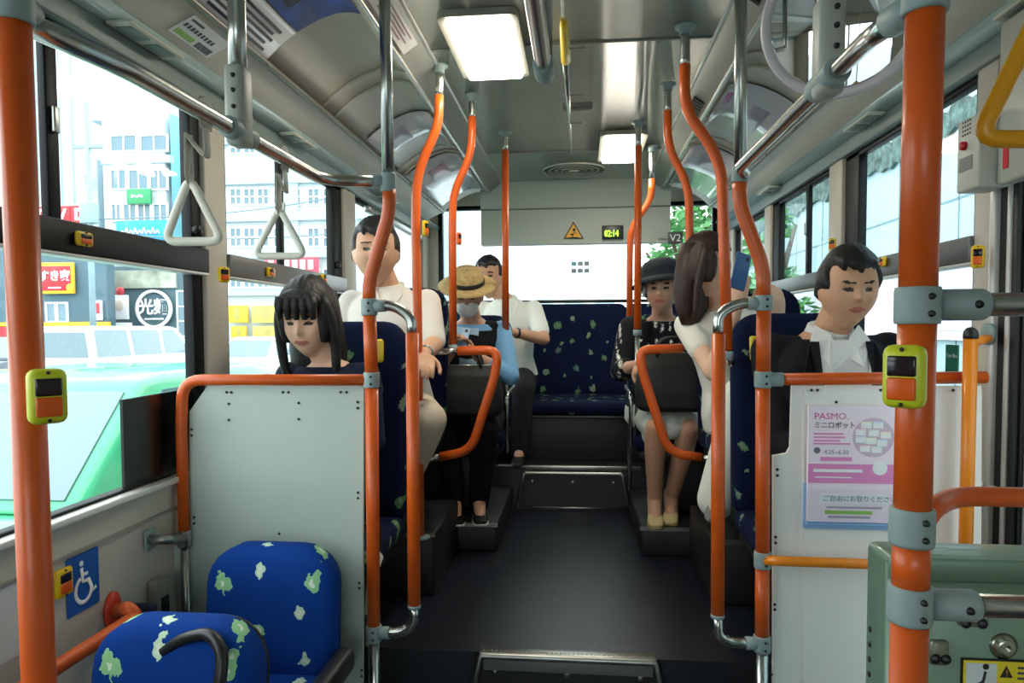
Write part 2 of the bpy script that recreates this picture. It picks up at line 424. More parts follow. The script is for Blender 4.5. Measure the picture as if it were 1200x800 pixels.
# windows ---------------------------------------------------------------
NW = [0]
def window(s, y0, y1, mid=True, sash=(), barm=FRAMEB, blk0=.03, blk1=.03, z0=ZS, z1=ZH):
    NW[0] += 1
    xi, xo = s*1.165, s*1.20
    f = MB()
    f.box((xi,y0,z0),(xo,y0+blk0,z1), .004); f.box((xi,y1-blk1,z0),(xo,y1,z1), .004)
    f.box((xi,y0,z1-.02),(xo,y1,z1), .004); f.box((xi,y0,z0),(xo,y1,z0+.014), .004)
    w = struct(f.build('window_%d' % NW[0], FRAMEB))
    if mid:
        MB().box((s*1.14,y0,1.528),(s*1.195,y1,1.603), .004).build('mid_bar', barm, w)
        MB().box((s*1.142,y0,1.520),(s*1.19,y1,1.528), .002).build('bar_edge', mat('bar_edge_white', (225,225,220), .3), w)
        MB().box((s*1.185,y0+.01,1.6),(s*1.189,y1-.01,z1)).build('upper_pane', GLASS, w)
        MB().box((s*1.185,y0+.01,z0),(s*1.189,y1-.01,1.53)).build('lower_pane', GLASS, w)
    else:
        MB().box((s*1.185,y0+.01,z0),(s*1.189,y1-.01,z1)).build('pane', GLASS, w)
    for y in sash:
        MB().box((s*1.162,y,1.6),(s*1.184,y+.038,z1), .004).build('sash_bar', FRAMEB, w)
        MB().box((s*1.15,y+.01,1.80),(s*1.16,y+.028,1.86), .003).build('sash_pull', STEEL, w)
    return w
w1 = window(-1, .02, 2.09, sash=(1.455,), blk1=.055)
w2 = window(-1, 2.22, 3.393, sash=(2.665,), barm=FRAMEG, blk1=.13)
w3 = window(-1, 3.567, 5.15, mid=False, blk1=.05)
w4 = window(1, 2.07, 3.065, barm=FRAMEG, blk1=.14)
w5 = window(1, 3.218, 4.17, barm=FRAMEG, sash=(3.53,), blk1=.13)
w6 = window(1, 4.30, 5.15, mid=False)
# latch knobs on the sliding sashes
for w, s, y, z in ((w1,-1,2.05,1.66),(w2,-1,3.30,1.66)):
    MB().lathe([(.0,0),(.016,0),(.018,.012),(.012,.022),(.0,.022)], (s*1.165,y,z), (-s,0,0), 14).build('latch_knob', BLACK, w)
# smoked board behind the lower pane next to the screen
p = MB().prism([(-1.182,1.70,.925),(-1.182,2.09,.925),(-1.182,2.09,1.165),(-1.182,1.70,1.162)], (.008,0,0)); p.build('smoked_board', mat('smoked_board', (14,17,18), .25), w1)
# bar on the third window
wi = MB(); wi.box((-1.15,3.70,1.99),(-1.11,4.95,2.03), .01); wi.build('ventilator_bar', STEEL, w3)
# rear and front window
f = MB()
for s in (-1,1): f.box((s*1.075,YR-.01,1.47),(s*1.04,YR+.05,2.3), .005)
f.box((-1.07,YR-.01,2.27),(1.07,YR+.05,2.30), .005); f.box((-1.07,YR-.01,1.47),(1.07,YR+.05,1.5), .005)
NW[0] += 1; wre_w = struct(f.build('window_%d' % NW[0], FRAMEB)); MB().box((-1.06,YR+.03,1.48),(1.06,YR+.034,2.29)).build('pane', GLASSB, wre_w)
f = MB(); f.box((-1.07,YF-.05,2.17),(1.07,YF,2.21)); f.box((-.9,YF-.05,.84),(.9,YF,.88)); f.box((-.02,YF-.05,.75),(.02,YF,2.2))
for s in (-1,1): f.box((s*.88,YF-.05,.85),(s*.85,YF,2.2))
NW[0] += 1; wf_w = struct(f.build('window_%d' % NW[0], FRAMEB)); MB().box((-.86,YF-.03,.86),(.86,YF-.026,2.2)).build('pane', GLASS, wf_w)

# right-hand middle door: two folding leaves, seals, cover box -------------------
dr = struct(MB().box((1.165,1.0,1.995),(1.21,1.97,2.06)).build('door_1', STEEL))
def leaf(y0, y1):
    l = MB()
    l.box((1.17,y0,.0),(1.20,y0+.035,1.99), .004); l.box((1.17,y1-.035,.0),(1.20,y1,1.99), .004)
    l.box((1.17,y0,1.95),(1.20,y1,1.99), .004); l.box((1.17,y0,.0),(1.20,y1,.25), .004)
    o = l.build('door_leaf', mat('door_aluminium', (205,206,208), .3, .5), dr)
    MB().box((1.182,y0+.03,.24),(1.187,y1-.03,1.96)).build('door_pane', GLASS, o)
    MB().box((1.163,y0-.012,.0),(1.202,y0+.002,1.99), .004).build('door_seal', BLACK, o)
    MB().box((1.163,y1-.002,.0),(1.202,y1+.010,1.99), .004).build('door_seal', BLACK, o)
leaf(1.02, 1.43); leaf(1.46, 1.86)
q = MB(); q.box((1.135,1.945,0),(1.165,1.972,2.0), .006); q.box((1.145,1.895,0),(1.17,1.911,2.0), .004); q.build('door_post', mat('door_post_pale', (206,204,198), .35, .2), dr)
MB().box((1.15,1.873,0),(1.2,1.895,1.99), .004).box((1.15,1.911,0),(1.19,1.945,1.99)).build('door_seal', BLACK, dr)
# mechanism cover above the door
b = MB().box((1.085,.7,1.70),(1.125,1.855,2.10), .008)
cov = tag(b.build('door_mechanism_cover', mat('grey_cover', (188,190,178), .4)), 'pale grey mechanism cover above the folding door', 'cover')
MB().box((1.081,.75,1.80),(1.086,1.80,1.803)).box((1.081,1.30,1.725),(1.086,1.303,2.09)).build('cover_seam', SCREW, cov)
k = MB()
for y, z in ((1.68,1.78),(1.55,1.95),(1.45,1.78)): k.lathe([(0,0),(.012,0),(.012,.006),(0,.008)], (1.085,y,z), (-1,0,0), 12)
k.build('cover_knob', WHITEP, cov)
# ------------------------------------------------------------------ poles and rails
def px(pts, Y): return [at(x, y, Y=Y) for x, y in pts]
def clamp(mb, a, b, r, screws=None):
    """cast clamp around a tube from a to b"""
    a, b = V(a), V(b); d = (b-a).normalized(); L = (b-a).length
    mb.lathe([(r*.9,0),(r*1.15,0),(r*1.2,.004),(r*1.2,L-.004),(r*1.15,L),(r*.9,L)], a, d, 18)
def screws_on(parent, pts, n=(0,-1,0), r=.005):
    for p in pts: MB().lathe([(0,.004),(r*.7,.004),(r,0),(r,-.004)], p, n, 10).build('screw', SCREW, parent)
def pole(label, chrome_top, orange, chrome_bot, r, clamps=(), extra_orange=(), ring=None, om=None, fil=.12, cat='pole', group=None, rt=None):
    base = V(chrome_bot[-1] if chrome_bot else orange[-1])
    t = thing('handrail_pole', base, label, cat, group)
    rc = r*.86
    if chrome_top:
        MB().tube(chrome_top, rt or rc, 16, .05).build('chrome_tube', CHROME, t)
    MB().tube(orange, r, 18, fil).build('orange_sleeve', om or ORANGE, t)
    for e in extra_orange: MB().tube(e, r, 18, fil).build('orange_sleeve', om or ORANGE, t)
    if chrome_bot: MB().tube(chrome_bot, rc, 16).build('chrome_foot', CHROME, t)
    for a, b in clamps:
        mb = MB(); clamp(mb, a, b, r); o = mb.build('clamp', JOINT, t)
        d = (V(b)-V(a)); s = [V(a)+d*.27+V((r*.2,-r*1.2,0)), V(a)+d*.73+V((r*.2,-r*1.2,0))]
        screws_on(o, s, r=r*.2)
    if ring is not None:
        c = V(ring); mb = MB().lathe([(r*.8,-.0),(r*1.9,0),(r*1.9,-.006),(r*1.15,-.012),(r*1.1,-.03),(r*.8,-.03)], c, (0,0,1), 20)
        mb.build('ceiling_flange', JOINT, t)
    return t
ZC = 2.376
def vdrop(p, z): return V((p.x, p.y, z))

# near poles ------------------------------------------------------------
YN = .84; RN = .0205
a, b = at(16,24,Y=YN), at(46,800,Y=YN)
d = (b-a)/(b.z-a.z)
foot = a + d*(0-a.z); foot2 = a+d*(.06-a.z)
pl = pole('orange floor-to-rail pole standing nearest, in front of the wheelchair sign', None, [a+d*.0, foot2], [foot2, foot], RN)
mb = MB(); clamp(mb, a+V((0,0,-.004)), a+V((0,0,.045)), RN); mb.tube([a+V((0,0,.025)), a+V((-.02,.05,.028))], .019, 14); mb.build('elbow_joint', JOINT, pl)
mb = MB().lathe([(RN,0),(.045,0),(.045,.006),(RN,.012)], foot, (0,0,1), 20); mb.build('floor_flange', JOINT, pl)
R0T, R0B = at(1084,8,Y=YN), at(1064,800,Y=YN)
def onR0(y): 
    t = (y-8)/(800-8); return R0T+(R0B-R0T)*t
d = (R0B-R0T)/(R0B.z-R0T.z); foot = R0T+d*(0-R0T.z); foot2 = R0T+d*(.06-R0T.z)
pr = pole('orange floor-to-rail pole standing in front of the green cabinet', None, [onR0(10), onR0(330)], [foot2, foot], RN,
    clamps=[(onR0(371), onR0(328)), (onR0(632), onR0(588)), (onR0(725), onR0(681))], extra_orange=[[onR0(370), onR0(590)],[onR0(630), onR0(682)],[onR0(724), foot2]])
mb = MB(); clamp(mb, onR0(16), onR0(-14), RN); mb.tube([onR0(2), onR0(2)+V((-.012,.06,.003))], .019, 14); mb.build('elbow_joint', JOINT, pr)
MB().lathe([(RN,0),(.045,0),(.045,.006),(RN,.012)], foot, (0,0,1), 20).build('floor_flange', JOINT, pr)
# crossbars held by the clamps
for y, lab in ((349,'chrome crossbar at chest height above the green cabinet'), (703,'chrome crossbar in front of the green cabinet door')):
    c = onR0(y); e = V((1.158, c.y, c.z))
    t = thing('crossbar', c, lab, 'handrail')
    MB().tube([c+V((.03,0,0)), e], .0135, 16).build('chrome_tube', CHROME, t)
    s = MB().lathe([(.0,.022),(.0185,.022),(.0185,.07),(.0165,.074),(.0,.074)], c, (1,0,0), 18); o = s.build('socket', JOINT, t)
    screws_on(o, [c+V((.058,-.018,0))], r=.005)
    MB().lathe([(.0,0),(.03,0),(.03,.008),(.014,.012)], e, (-1,0,0), 18).build('wall_flange', JOINT, t)
c = onR0(612); t = thing('gate_handrail', c, 'orange covered bent handrail just above the green cabinet top', 'handrail')
p0 = at(1092,596,Y=.86); p1 = at(1118,581,Y=.90)
MB().tube([c+V((.015,.01,0)), p0, p1, V((1.158,.90,p1.z))], .0125, 16, .03).build('orange_sleeve', ORANGE, t)
MB().lathe([(.0,0),(.026,0),(.026,.008),(.013,.012)], V((1.158,.90,p1.z)), (-1,0,0), 18).build('wall_flange', JOINT, t)

# aisle poles with grab loops and the screens ----------------------------
YA = 1.9; RA = .019
def aisle(side):
    if side < 0:
        ct = px([(450,-48),(455,205)],YA); ora = px([(456.5,222),(456,250),(433,328),(432.5,352)],YA)
        cl = [px([(433,369.5),(432.5,350)],YA), px([(435.5,454),(435.3,436)],YA), px([(438,751),(438,732)],YA)]
        ex = [px([(433,368),(435.3,438)],YA), px([(435.5,452),(438,734)],YA)]
        cb = [at(438,749,Y=YA), vdrop(at(438,749,Y=YA),0.0)]
        lab = 'orange aisle pole with S-bend at the edge of the grey-green screen'
        g1 = px([(436,358.5),(462,357.5),(482,372),(483,392)],YA); g2 = px([(483,390),(485.5,711)],YA); g3 = px([(485.5,708),(485.8,731),(470,741),(440,741.5)],YA)
        st = px([(439,358.5),(452,358)],YA); sb = px([(441,741.5),(456,741)],YA)
        jt = px([(455,225),(455,203)],YA)
    else:
        ct = px([(868,-48),(867.5,200)],YA); ora = px([(866.5,210),(867,240),(894,312),(895,349)],YA)
        cl = [px([(895,364),(895,346)],YA), px([(894,454),(894.3,435)],YA), px([(893.5,665),(893.6,646)],YA), px([(893,763),(893,744)],YA)]
        ex = [px([(895,363),(894.3,437)],YA), px([(894,453),(893.6,648)],YA), px([(893.5,664),(893,746)],YA)]
        cb = [at(893,760,Y=YA), vdrop(at(893,760,Y=YA),0.0)]
        lab = 'orange aisle pole with S-bend at the edge of the white screen'
        g1 = px([(890,354.5),(866,355),(841,368),(842,393)],YA); g2 = px([(842,391),(841,722)],YA); g3 = px([(841,719),(841.5,744),(856,753),(890,753.5)],YA)
        st = px([(889,354.8),(876,355)],YA); sb = px([(889,753.5),(874,753.3)],YA)
        jt = px([(866.5,214),(867,196)],YA)
    t = pole(lab, ct, ora, cb, RA, clamps=cl, extra_orange=ex, fil=.10, rt=.0168, ring=V((ct[0].x,YA,ZC)))
    mb = MB(); clamp(mb, jt[0], jt[1], RA*.95); mb.build('rail_joint', JOINT, t)
    for g in (g1, g3): MB().tube(g, .0145, 16, .06).build('loop_chrome', CHROME, t)
    MB().tube(g2, .0185, 18).build('loop_sleeve', ORANGE, t)
    MB().tube(st, .0175, 14).build('loop_socket', JOINT, t); MB().tube(sb, .0175, 14).build('loop_socket', JOINT, t)
    mb = MB(); e = g3[0]; mb.lathe([(.0,0),(.019,0),(.019,.01),(.0,.01)], e+V((0,0,.0)), (0,0,-1), 16); mb.build('loop_collar', JOINT, t)
    MB().lathe([(.016,0),(.045,0),(.045,.006),(.018,.012)], cb[1], (0,0,1), 20).build('floor_flange', JOINT, t)
    return t
aisle(-1); aisle(1)

# further poles -----------------------------------------------------------
def far(label, Y, chrome, orange, zb, r, ringxy, om=None, dx=0, low=None):
    o = px(orange, Y); c = px(chrome, Y); top = V((c[0].x, Y, ZC)); c = [top]+c
    e = o[-1]
    if low is None: o.append(V((e.x+dx, Y, zb)))
    t = pole(label, c, o, None, r, ring=top, om=om, fil=.14)
    if low is None: MB().lathe([(r,0),(r*2.2,0),(r*2.2,.006),(r*1.1,.012)], V((e.x+dx,Y,zb)), (0,0,1), 18).build('foot_flange', JOINT, t)
    else:
        lo = MB().tube([e+V((0,0,.01))]+[V(q) if hasattr(q,'__len__') else V((e.x,Y,q)) for q in low], .0125, 14, .04); lo.build('chrome_foot', CHROME, t)
        MB().lathe([(0,0),(r*1.15,0),(r*1.15,.03),(0,.03)], e-V((0,0,.005)), (0,0,-1), 16).build('collar', JOINT, t)
    return t
L2 = far('orange bent pole just behind the white shirted man', 2.68, [(515,100),(514.5,114)], [(514.5,112),(514,146),(488,205),(487,260),(489,350)], .50, .0185, None)
L3 = far('orange bent pole in front of the person wearing a straw hat', 3.03, [(553,128),(553,139)], [(553,137),(553,178),(531,228),(530,262),(531,403)], .50, .0175, None, low=[(-.53,3.03,1.255),(-.60,3.20,1.25)])
L4 = far('straight orange pole in front of the man on the rear bench', 3.62, [(592,165),(592,178)], [(592,176),(592.5,388)], .38, .0185, None, low=[.76])
R2 = far('orange bent pole in front of the woman holding up a phone', 2.43, [(803,62),(802.5,78)], [(802.5,76),(802,128),(846,188),(848,260),(852,410)], .24, .019, None, low=[(.565,2.43,1.22),(.575,2.52,1.22)])
R3 = far('orange bent pole above the brown haired woman', 2.99, [(782.5,118),(782.5,132)], [(782.5,130),(782.5,172),(807,218),(808,262),(808,400)], .50, .0175, None, low=[(.51,2.99,1.255),(.55,3.20,1.25)])
R4 = far('straight orange pole beside the old woman in a dark hat', 3.52, [(748,158),(748,173)], [(748,171),(747,385)], .38, .0185, None, low=[.76])
R5 = far('amber orange bent pole farthest back, next to the rear bench', 4.0, [(764,190),(764,212)], [(764,210),(763,234),(739,268),(738,300),(738,388)], .38, .019, AMBER, low=[.40])
# guard loops for the third row
def guard(label, pts, Y, stub):
    p = px(pts, Y); s = px(stub, Y)
    t = thing('guard_loop', s[0], label, 'handrail')
    MB().tube(p, .0205, 18, .09).build('orange_sleeve', ORANGE, t)
    MB().tube(s, .015, 14).build('chrome_end', CHROME, t); MB().tube([p[-1], p[-1]+(p[-1]-p[-2]).normalized()*.10], .015, 14).build('chrome_end', CHROME, t)
guard('bent orange guard rail in front of the straw hat passenger', [(537,411),(584,410),(580,440),(552,528),(516,535)], 3.0, [(512,412),(540,411)])
guard('bent orange guard rail in front of the black handbag', [(800,408),(750,410),(752,432),(783,530),(822,536)], 3.02, [(825,409),(797,408)])

# overhead rails --------------------------------------------------------------
def hanger(t, p, up, ztop, into, r):
    mb = MB(); bx = MB()
    bx.box(p+V((-.020,-.030,-.03)), p+V((.022,.026,.135)), .012)
    o = bx.build('hanger_bracket', mat('hanger_grey', (164,168,156), .45), t)
    screws_on(o, [p+V((.004,-.031,.045)), p+V((.004,-.031,.078)), p+V((.004,-.031,.108))], r=.005)
    MB().tube([p+V((0,0,.12)), p+V((0,0,up)), into], r, 16, .10).build('hanger_tube', CHROME, t)
    cl = MB(); clamp(cl, p+V((0,-.05,0)), p+V((0,.05,0)), .0185); cl.build('hanger_clamp', JOINT, t)
XL = -.667; ZL = 1.758
j = at(455,212,Y=YA)
t = thing('overhead_rail', (XL,1.0,ZL), 'overhead chrome grab rail carrying two white strap handles', 'handrail')
a0 = at(16,18,Y=YN)+V((-.02,.05,.01))
MB().tube([a0, V((XL,1.0,ZL)), V((XL,1.84,ZL)), V((j.x-.03,YA,j.z))], .0165, 16, .07).build('chrome_tube', CHROME, t)
MB().tube([V((j.x-.06,YA-.002,j.z)), V((j.x-.012,YA,j.z))], .0195, 16).build('end_socket', JOINT, t)
hanger(t, V((XL,1.38,ZL)), .33, 2.3, V((-.62,1.32,2.316)), .0185)
XR = .452; ZR = 1.760
j = at(868,206,Y=YA)
t = thing('overhead_rail', (XR,1.0,ZR), 'overhead chrome grab rail passing in front of the round mirror', 'handrail')
MB().tube([onR0(2)+V((-.012,.06,.003)), V((XR,1.05,ZR)), V((XR,1.84,ZR)), V((j.x+.004,YA-.03,j.z))], .0145, 16, .05).build('chrome_tube', CHROME, t)
hanger(t, V((XR,1.21,ZR)), .45, 2.37, V((XR,1.21,2.374)), .015)

# strap handles --------------------------------------------------------------
def strap(label, top, apex, lc, rc, Y, r, m, sm, kind=0):
    A, L, R = at(*apex,Y=Y), at(*lc,Y=Y), at(*rc,Y=Y); T = V(top)
    t = thing('strap_handle', T, label, 'strap handle', 'white strap handles' if kind == 0 else None)
    pts = [A, L+(A-L)*.02, R+(A-R)*.02]
    ring = []
    P = [A, L, R]
    for i in range(3):
        b = P[i]; a = P[i-1]; c = P[(i+1)%3]; rr = .016
        p1 = b+(a-b).normalized()*rr*1.6; p2 = b+(c-b).normalized()*rr*1.6
        for k in range(6):
            q = k/5; ring.append(p1*(1-q)**2+b*2*q*(1-q)+p2*q*q)
    mb = MB(); n = len(ring); seg = 12; vs = []; fs = []
    nY = V((0,1,0))
    for i in range(n):
        tg = (ring[(i+1)%n]-ring[i-1]).normalized(); nv = nY.cross(tg).normalized()
        for k in range(seg):
            an = 2*PI*k/seg; vs.append(ring[i]+nv*r*math.cos(an)+nY*r*.75*math.sin(an))
    for i in range(n):
        for k in range(seg):
            i2 = (i+1)%n; k2 = (k+1)%seg; fs.append((i*seg+k, i*seg+k2, i2*seg+k2, i2*seg+k))
    mb.add(vs, fs, True); mb.build('handle_ring', m, t)
    if kind == 0:
        bl = MB()
        loop = [T+V((0,-.012,-.03))]
        for k in range(9):
            an = -PI*.35+PI*1.7*k/8; loop.append(T+V((0,-.0195*math.cos(an), .0195*math.sin(an))))
        loop.append(T+V((0,.010,-.03)))
        bl.tube(loop, .013, 8, 0, True, 0, .12)
        bl.tube([T+V((0,0,-.028)), T+V((.004,-.001,-.09)), A+V((0,0,.075))], .012, 8, .02, True, 0, .25)
        bl.tube([A+V((0,-.006,.08)), A+V((.002,-.012,.0)) , A+V((0,0,-.012))], .008, 8, .01, True, 0, .3)
        bl.tube([A+V((0,.006,.08)), A+V((-.002,.012,.0)), A+V((0,0,-.012))], .008, 8, .01, True, 0, .3)
        bl.build('strap', sm, t)
    else:
        bl = MB(); bl.tube([A+V((0,0,-.012)), T], .012, 8, 0, True, 0, .25); bl.build('strap', sm, t)
    return t
STRAPM = mat('strap_webbing', (196,192,180), .7)
strap('white triangular strap handle on grey webbing, larger of the two', (XL,1.25,ZL), (222,207), (193,283), (261,283), 1.25, .0085, mat('ivory_plastic', (228,226,210), .4), STRAPM)
strap('white triangular strap handle above the black haired woman', (XL,1.60,ZL), (327,243), (298,300), (358,300), 1.60, .0085, MATS['ivory_plastic'], STRAPM)
A = at(1232,-14,Y=.85)
strap('yellow triangular strap handle hanging near the folding door', (A.x,.85,2.312), (1232,-14), (1146,163), (1318,163), .85, .0105, mat('amber_plastic', (226,158,18), .35), STRAPM, 1)

# ceiling grab bar and stored hook rod ------------------------------------------
t = thing('ceiling_grab_bar', (-.045,1.0,1.96), 'short chrome grab bar running along the middle of the ceiling', 'handrail')
MB().tube([V((-.045,.45,2.374)), V((-.045,.45,1.96)), V((-.045,1.68,1.96)), V((-.045,1.70,2.374))], .019, 16, .03).build('chrome_tube', CHROME, t)
mb = MB(); clamp(mb, V((-.045,1.60,1.96)), V((-.045,1.68,1.96)), .0205); mb.build('elbow_joint', JOINT, t)
t = thing('hook_rod', (-.02,2.5,2.335), 'thin chrome hook rod with a yellow grip clipped along the ceiling', 'rod')
mb = MB().tube([V((-.012,1.6,2.338)), V((-.012,2.28,2.338))], .006, 12); mb.tube([V((-.012,2.58,2.338)), V((-.012,3.1,2.338)), V((-.012,3.12,2.338)), V((-.012,3.65,2.338)), V((-.012,3.66,2.338)), V((-.012,3.98,2.338))], [.013,.011,.009,.009,.0075,.007], 12); mb.build('rod', CHROME, t)
MB().tube([V((-.012,2.24,2.338)), V((-.012,2.30,2.338)), V((-.012,2.50,2.338)), V((-.012,2.59,2.338))], [.010,.015,.017,.018], 12).build('grip', YELO, t)
mb = MB()
for y in (2.46, 2.95, 3.35): mb.box((-.03,y,2.33),(.06,y+.012,2.336), .003).box((-.016,y,2.336),(-.008,y+.012,2.376))
mb.build('ceiling_clip', STEEL, t)
MB().box((-.04,3.18,2.352),(.10,3.24,2.376), .006).build('rod_rest', mat('rest_grey', (110,112,104), .5), t)

# door-side amber handrail ---------------------------------------------------------
t = thing('door_handrail', (1.10,1.84,.72), 'vertical amber handrail mounted beside the folding door', 'handrail')
za, zb = at(1135,392,Y=1.86).z, at(1135,640,Y=1.86).z
xx = at(1135,500,Y=1.86).x
MB().tube([V((xx,1.86,za)), V((xx,1.86,zb-.15))], .0165, 16).tube([V((xx,1.86,za-.02)), V((1.14,1.955,za-.01))], .012, 12).tube([V((xx,1.86,zb-.1)), V((1.14,1.955,zb-.1))], .012, 12).build('amber_sleeve', AMBER, t)
MB().lathe([(0,.02),(.010,.017),(.016,.008),(.0175,0),(.0175,-.01)], (xx,1.86,za), (0,0,1), 16).build('end_cap', BLKP, t)
for z in (za, zb-.1): MB().lathe([(.0,0),(.03,0),(.03,.01),(.018,.014)], V((1.138,1.957,z)), (-1,0,0), 18).build('wall_flange', JOINT, t)
# ------------------------------------------------------------------ screens
SCRL = mat('grey_green_screen', (178,194,184), .45, noise=.02)
SCRR = mat('white_screen', (247,246,241), .45, noise=.015)
def bolts(parent, pts):
    for x, y, Y in pts: MB().lathe([(0,.003),(.0035,.002),(.0042,0)], at(x,y,Y=Y), (0,-1,0), 8).build('bolt', SCREW, parent)
Y0 = 1.915
t = thing('partition_screen', at(320,800,Y=Y0)*1.0, 'grey-green partition screen with orange top rail behind the folding seats', 'partition')
t.location = V((at(320,600,Y=Y0).x, Y0, .02))
A = [at(223,1005,Y=Y0), at(426,1005,Y=Y0), at(426,452,Y=Y0), at(243,452,Y=Y0), at(222,482,Y=Y0)]
A[0].z = A[1].z = .02
MB().prism(A, (0,.012,0)).build('panel', SCRL, t)
MB().tube([at(431,445,Y=1.9), at(214,445,Y=1.9), at(212.5,500,Y=1.9), at(216,624,Y=1.9)], .0165, 18, .06).build('frame_rail', ORANGE, t)
MB().tube([at(216,624,Y=1.9), at(220,760,Y=1.9), vdrop(at(220,760,Y=1.9),0.0)], .0135, 14).build('frame_foot', CHROME, t)
b = MB(); b.tube([at(175,632,X=-1.152), at(196,632,X=-1.10), at(216,631,Y=1.9)], .0135, 14, .03); clamp(b, at(216.5,640,Y=1.9), at(216,621,Y=1.9), .017); b.build('wall_stay', STEEL, t)
MB().tube([at(184,745,X=-1.152), at(219,745,Y=1.9)], .0135, 14).build('wall_stay', STEEL, t)
for x, y in ((174,632),(183,745)):
    c = at(x,y,X=-1.158); MB().box(c+V((0,-.022,-.03)), c+V((.008,.022,.03)), .003).build('stay_plate', JOINT, t)
q = [at(187,640,Y=1.87), at(212,640,Y=1.90), at(213,738,Y=1.90), at(190,737,Y=1.87)]
MB().prism(q, (0,.012,0)).build('side_panel', SCRL, t)
bolts(t, [(265.5,459.5,Y0-.002),(271,459.5,Y0-.002),(331.5,459.5,Y0-.002),(338,459.5,Y0-.002),(399,459.5,Y0-.002),(406,459.5,Y0-.002),(419,471,Y0-.002),(419,478,Y0-.002),(419.5,577,Y0-.002),(419.5,583.5,Y0-.002),(421,683,Y0-.002),(421,689,Y0-.002),(424,785,Y0-.002),(424,792,Y0-.002),(224.5,503,Y0-.002),(224.5,510,Y0-.002),(227.5,606,Y0-.002),(227.5,613,Y0-.002),(268,473,Y0-.002),(268,492,Y0-.002),(350,472,Y0-.002),(350,491,Y0-.002),(327,625,Y0-.002),(380,661,Y0-.002)])
t = thing('partition_screen', (at(1010,600,Y=Y0).x, Y0, .02), 'white partition screen carrying the pink leaflet holder', 'partition')
def zed(p, z): p = V(p); p.z = z; return p
A = [zed(at(906,900,Y=Y0),.02), zed(at(1150,900,Y=Y0),.02), at(1150,452,Y=Y0), at(928,452,Y=Y0), at(926,524,Y=Y0), at(922,531,Y=Y0), at(906,534,Y=Y0)]
MB().prism(A, (0,.012,0)).build('panel', SCRR, t)
B = [zed(at(940,900,Y=Y0),.02), zed(at(1149,900,Y=Y0),.02), at(1149,456,Y=Y0), at(941,456,Y=Y0)]
MB().prism([p+V((0,-.006,0)) for p in B], (0,.006,0)).build('panel_overlay', mat('white_screen_overlay', (242,240,234), .45), t)
MB().tube([at(897,444.5,Y=1.9), at(1155,442,Y=1.9)], .0165, 18).build('frame_rail', ORANGE, t)
mb = MB().tube([at(898,444.5,Y=1.9), at(917,444.5,Y=1.9)], .019, 16); mb.build('rail_socket', JOINT, t)
MB().tube([at(896,656,Y=1.89), at(912,657,Y=1.86), at(1030,661,Y=1.86), at(1140,663,Y=1.86)], .0135, 16, .03).build('lower_rail', AMBER, t)
bolts(t, [(951,457,Y0-.008),(958,457,Y0-.008),(1032,457,Y0-.008),(980,471,Y0-.008),(1117,457,Y0-.008),(911,550,Y0-.001),(911,557,Y0-.001),(909,629,Y0-.001),(909,636,Y0-.001),(908,708,Y0-.001),(908,714,Y0-.001),(904,790,Y0-.001)])

# leaflet holder ------------------------------------------------------------------
YP = Y0-.03
ul, ur, ll, lr = at(947,474,Y=YP), at(1050,477,Y=YP), at(946,610,Y=YP), at(1049,612,Y=YP)
cx = (ul+ur+ll+lr)/4; Wp, Hp = (ur-ul).length, (ul-ll).length
t = thing('leaflet_holder', cx+V((0,.02,-Hp/2)), 'clear leaflet holder with blue base stuck on the white screen', 'holder')
hb = MB().box(cx+V((-Wp/2-.006,.012,-Hp/2-.024)), cx+V((Wp/2+.004,.022,-Hp/2+.10)), .002); hb.build('back_plate', mat('pale_blue_acrylic', (150,190,236), .3), t)
pk = MB(); pk.box(cx+V((-Wp/2-.004,-.012,-Hp/2-.006)), cx+V((Wp/2+.004,-.0095,-Hp/2+.09))); pk.build('clear_pocket', glass_mat('clear_acrylic', (253,253,254)), t)
bs = MB().box(cx+V((-Wp/2-.004,-.0095,-Hp/2-.006)), cx+V((Wp/2+.004,.014,-Hp/2-.002))); bs.build('pocket_floor', MATS['pale_blue_acrylic'], t)
t = thing('leaflet', cx+V((0,0,-Hp/2)), 'pink transit card leaflet with a circle of small coloured cards', 'leaflet')
PINKP = mat('pale_pink_paper', (250,230,240), .5); PINK = mat('pink_print', (232,140,196), .5); PINKD = mat('deep_pink_print', (214,84,150), .5)
WHITEK = mat('white_print', (246,244,244), .5); GREYK = mat('grey_print', (120,112,120), .5); GRNK = mat('green_print', (150,200,90), .5)
MB().box(cx+V((-Wp/2,-.002,-Hp/2)), cx+V((Wp/2,.009,Hp/2))).build('paper', PINKP, t)
def lp(u, v): return cx+V((-Wp/2+u*Wp, -.0025, Hp/2-v*Hp))
def bar(mb, u0, v0, u1, v1, e=0): 
    a, b = lp(u0,v1), lp(u1,v0); mb.box(a+V((0,-.0006-e,0)), b+V((0,.0003,0)))
X, Z = (1,0,0), (0,0,1)
m1 = MB(); bar(m1, 0, .50, 1, .665); m1.build('pink_band', PINK, t)
m1 = MB()
for k, (u, v) in enumerate([(0,.01),(0,.02)]): pass
circ = lp(.74,.27); cr = Wp*.235
m1.prism([circ+V((cr*math.cos(2*PI*k/32), -.0004, cr*math.sin(2*PI*k/32))) for k in range(32)], (0,.0006,0)); m1.build('card_circle', mat('lilac_print', (216,186,206), .5), t)
cols = [(236,236,150),(150,200,230),(240,170,190),(170,215,160),(245,200,130),(190,180,230)]
pos = [(-.35,.62),(.22,.62),(-.62,.25),(0,.22),(.58,.12),(-.62,-.12),(-.12,-.18),(.42,-.28),(-.4,-.58),(.15,-.62)]
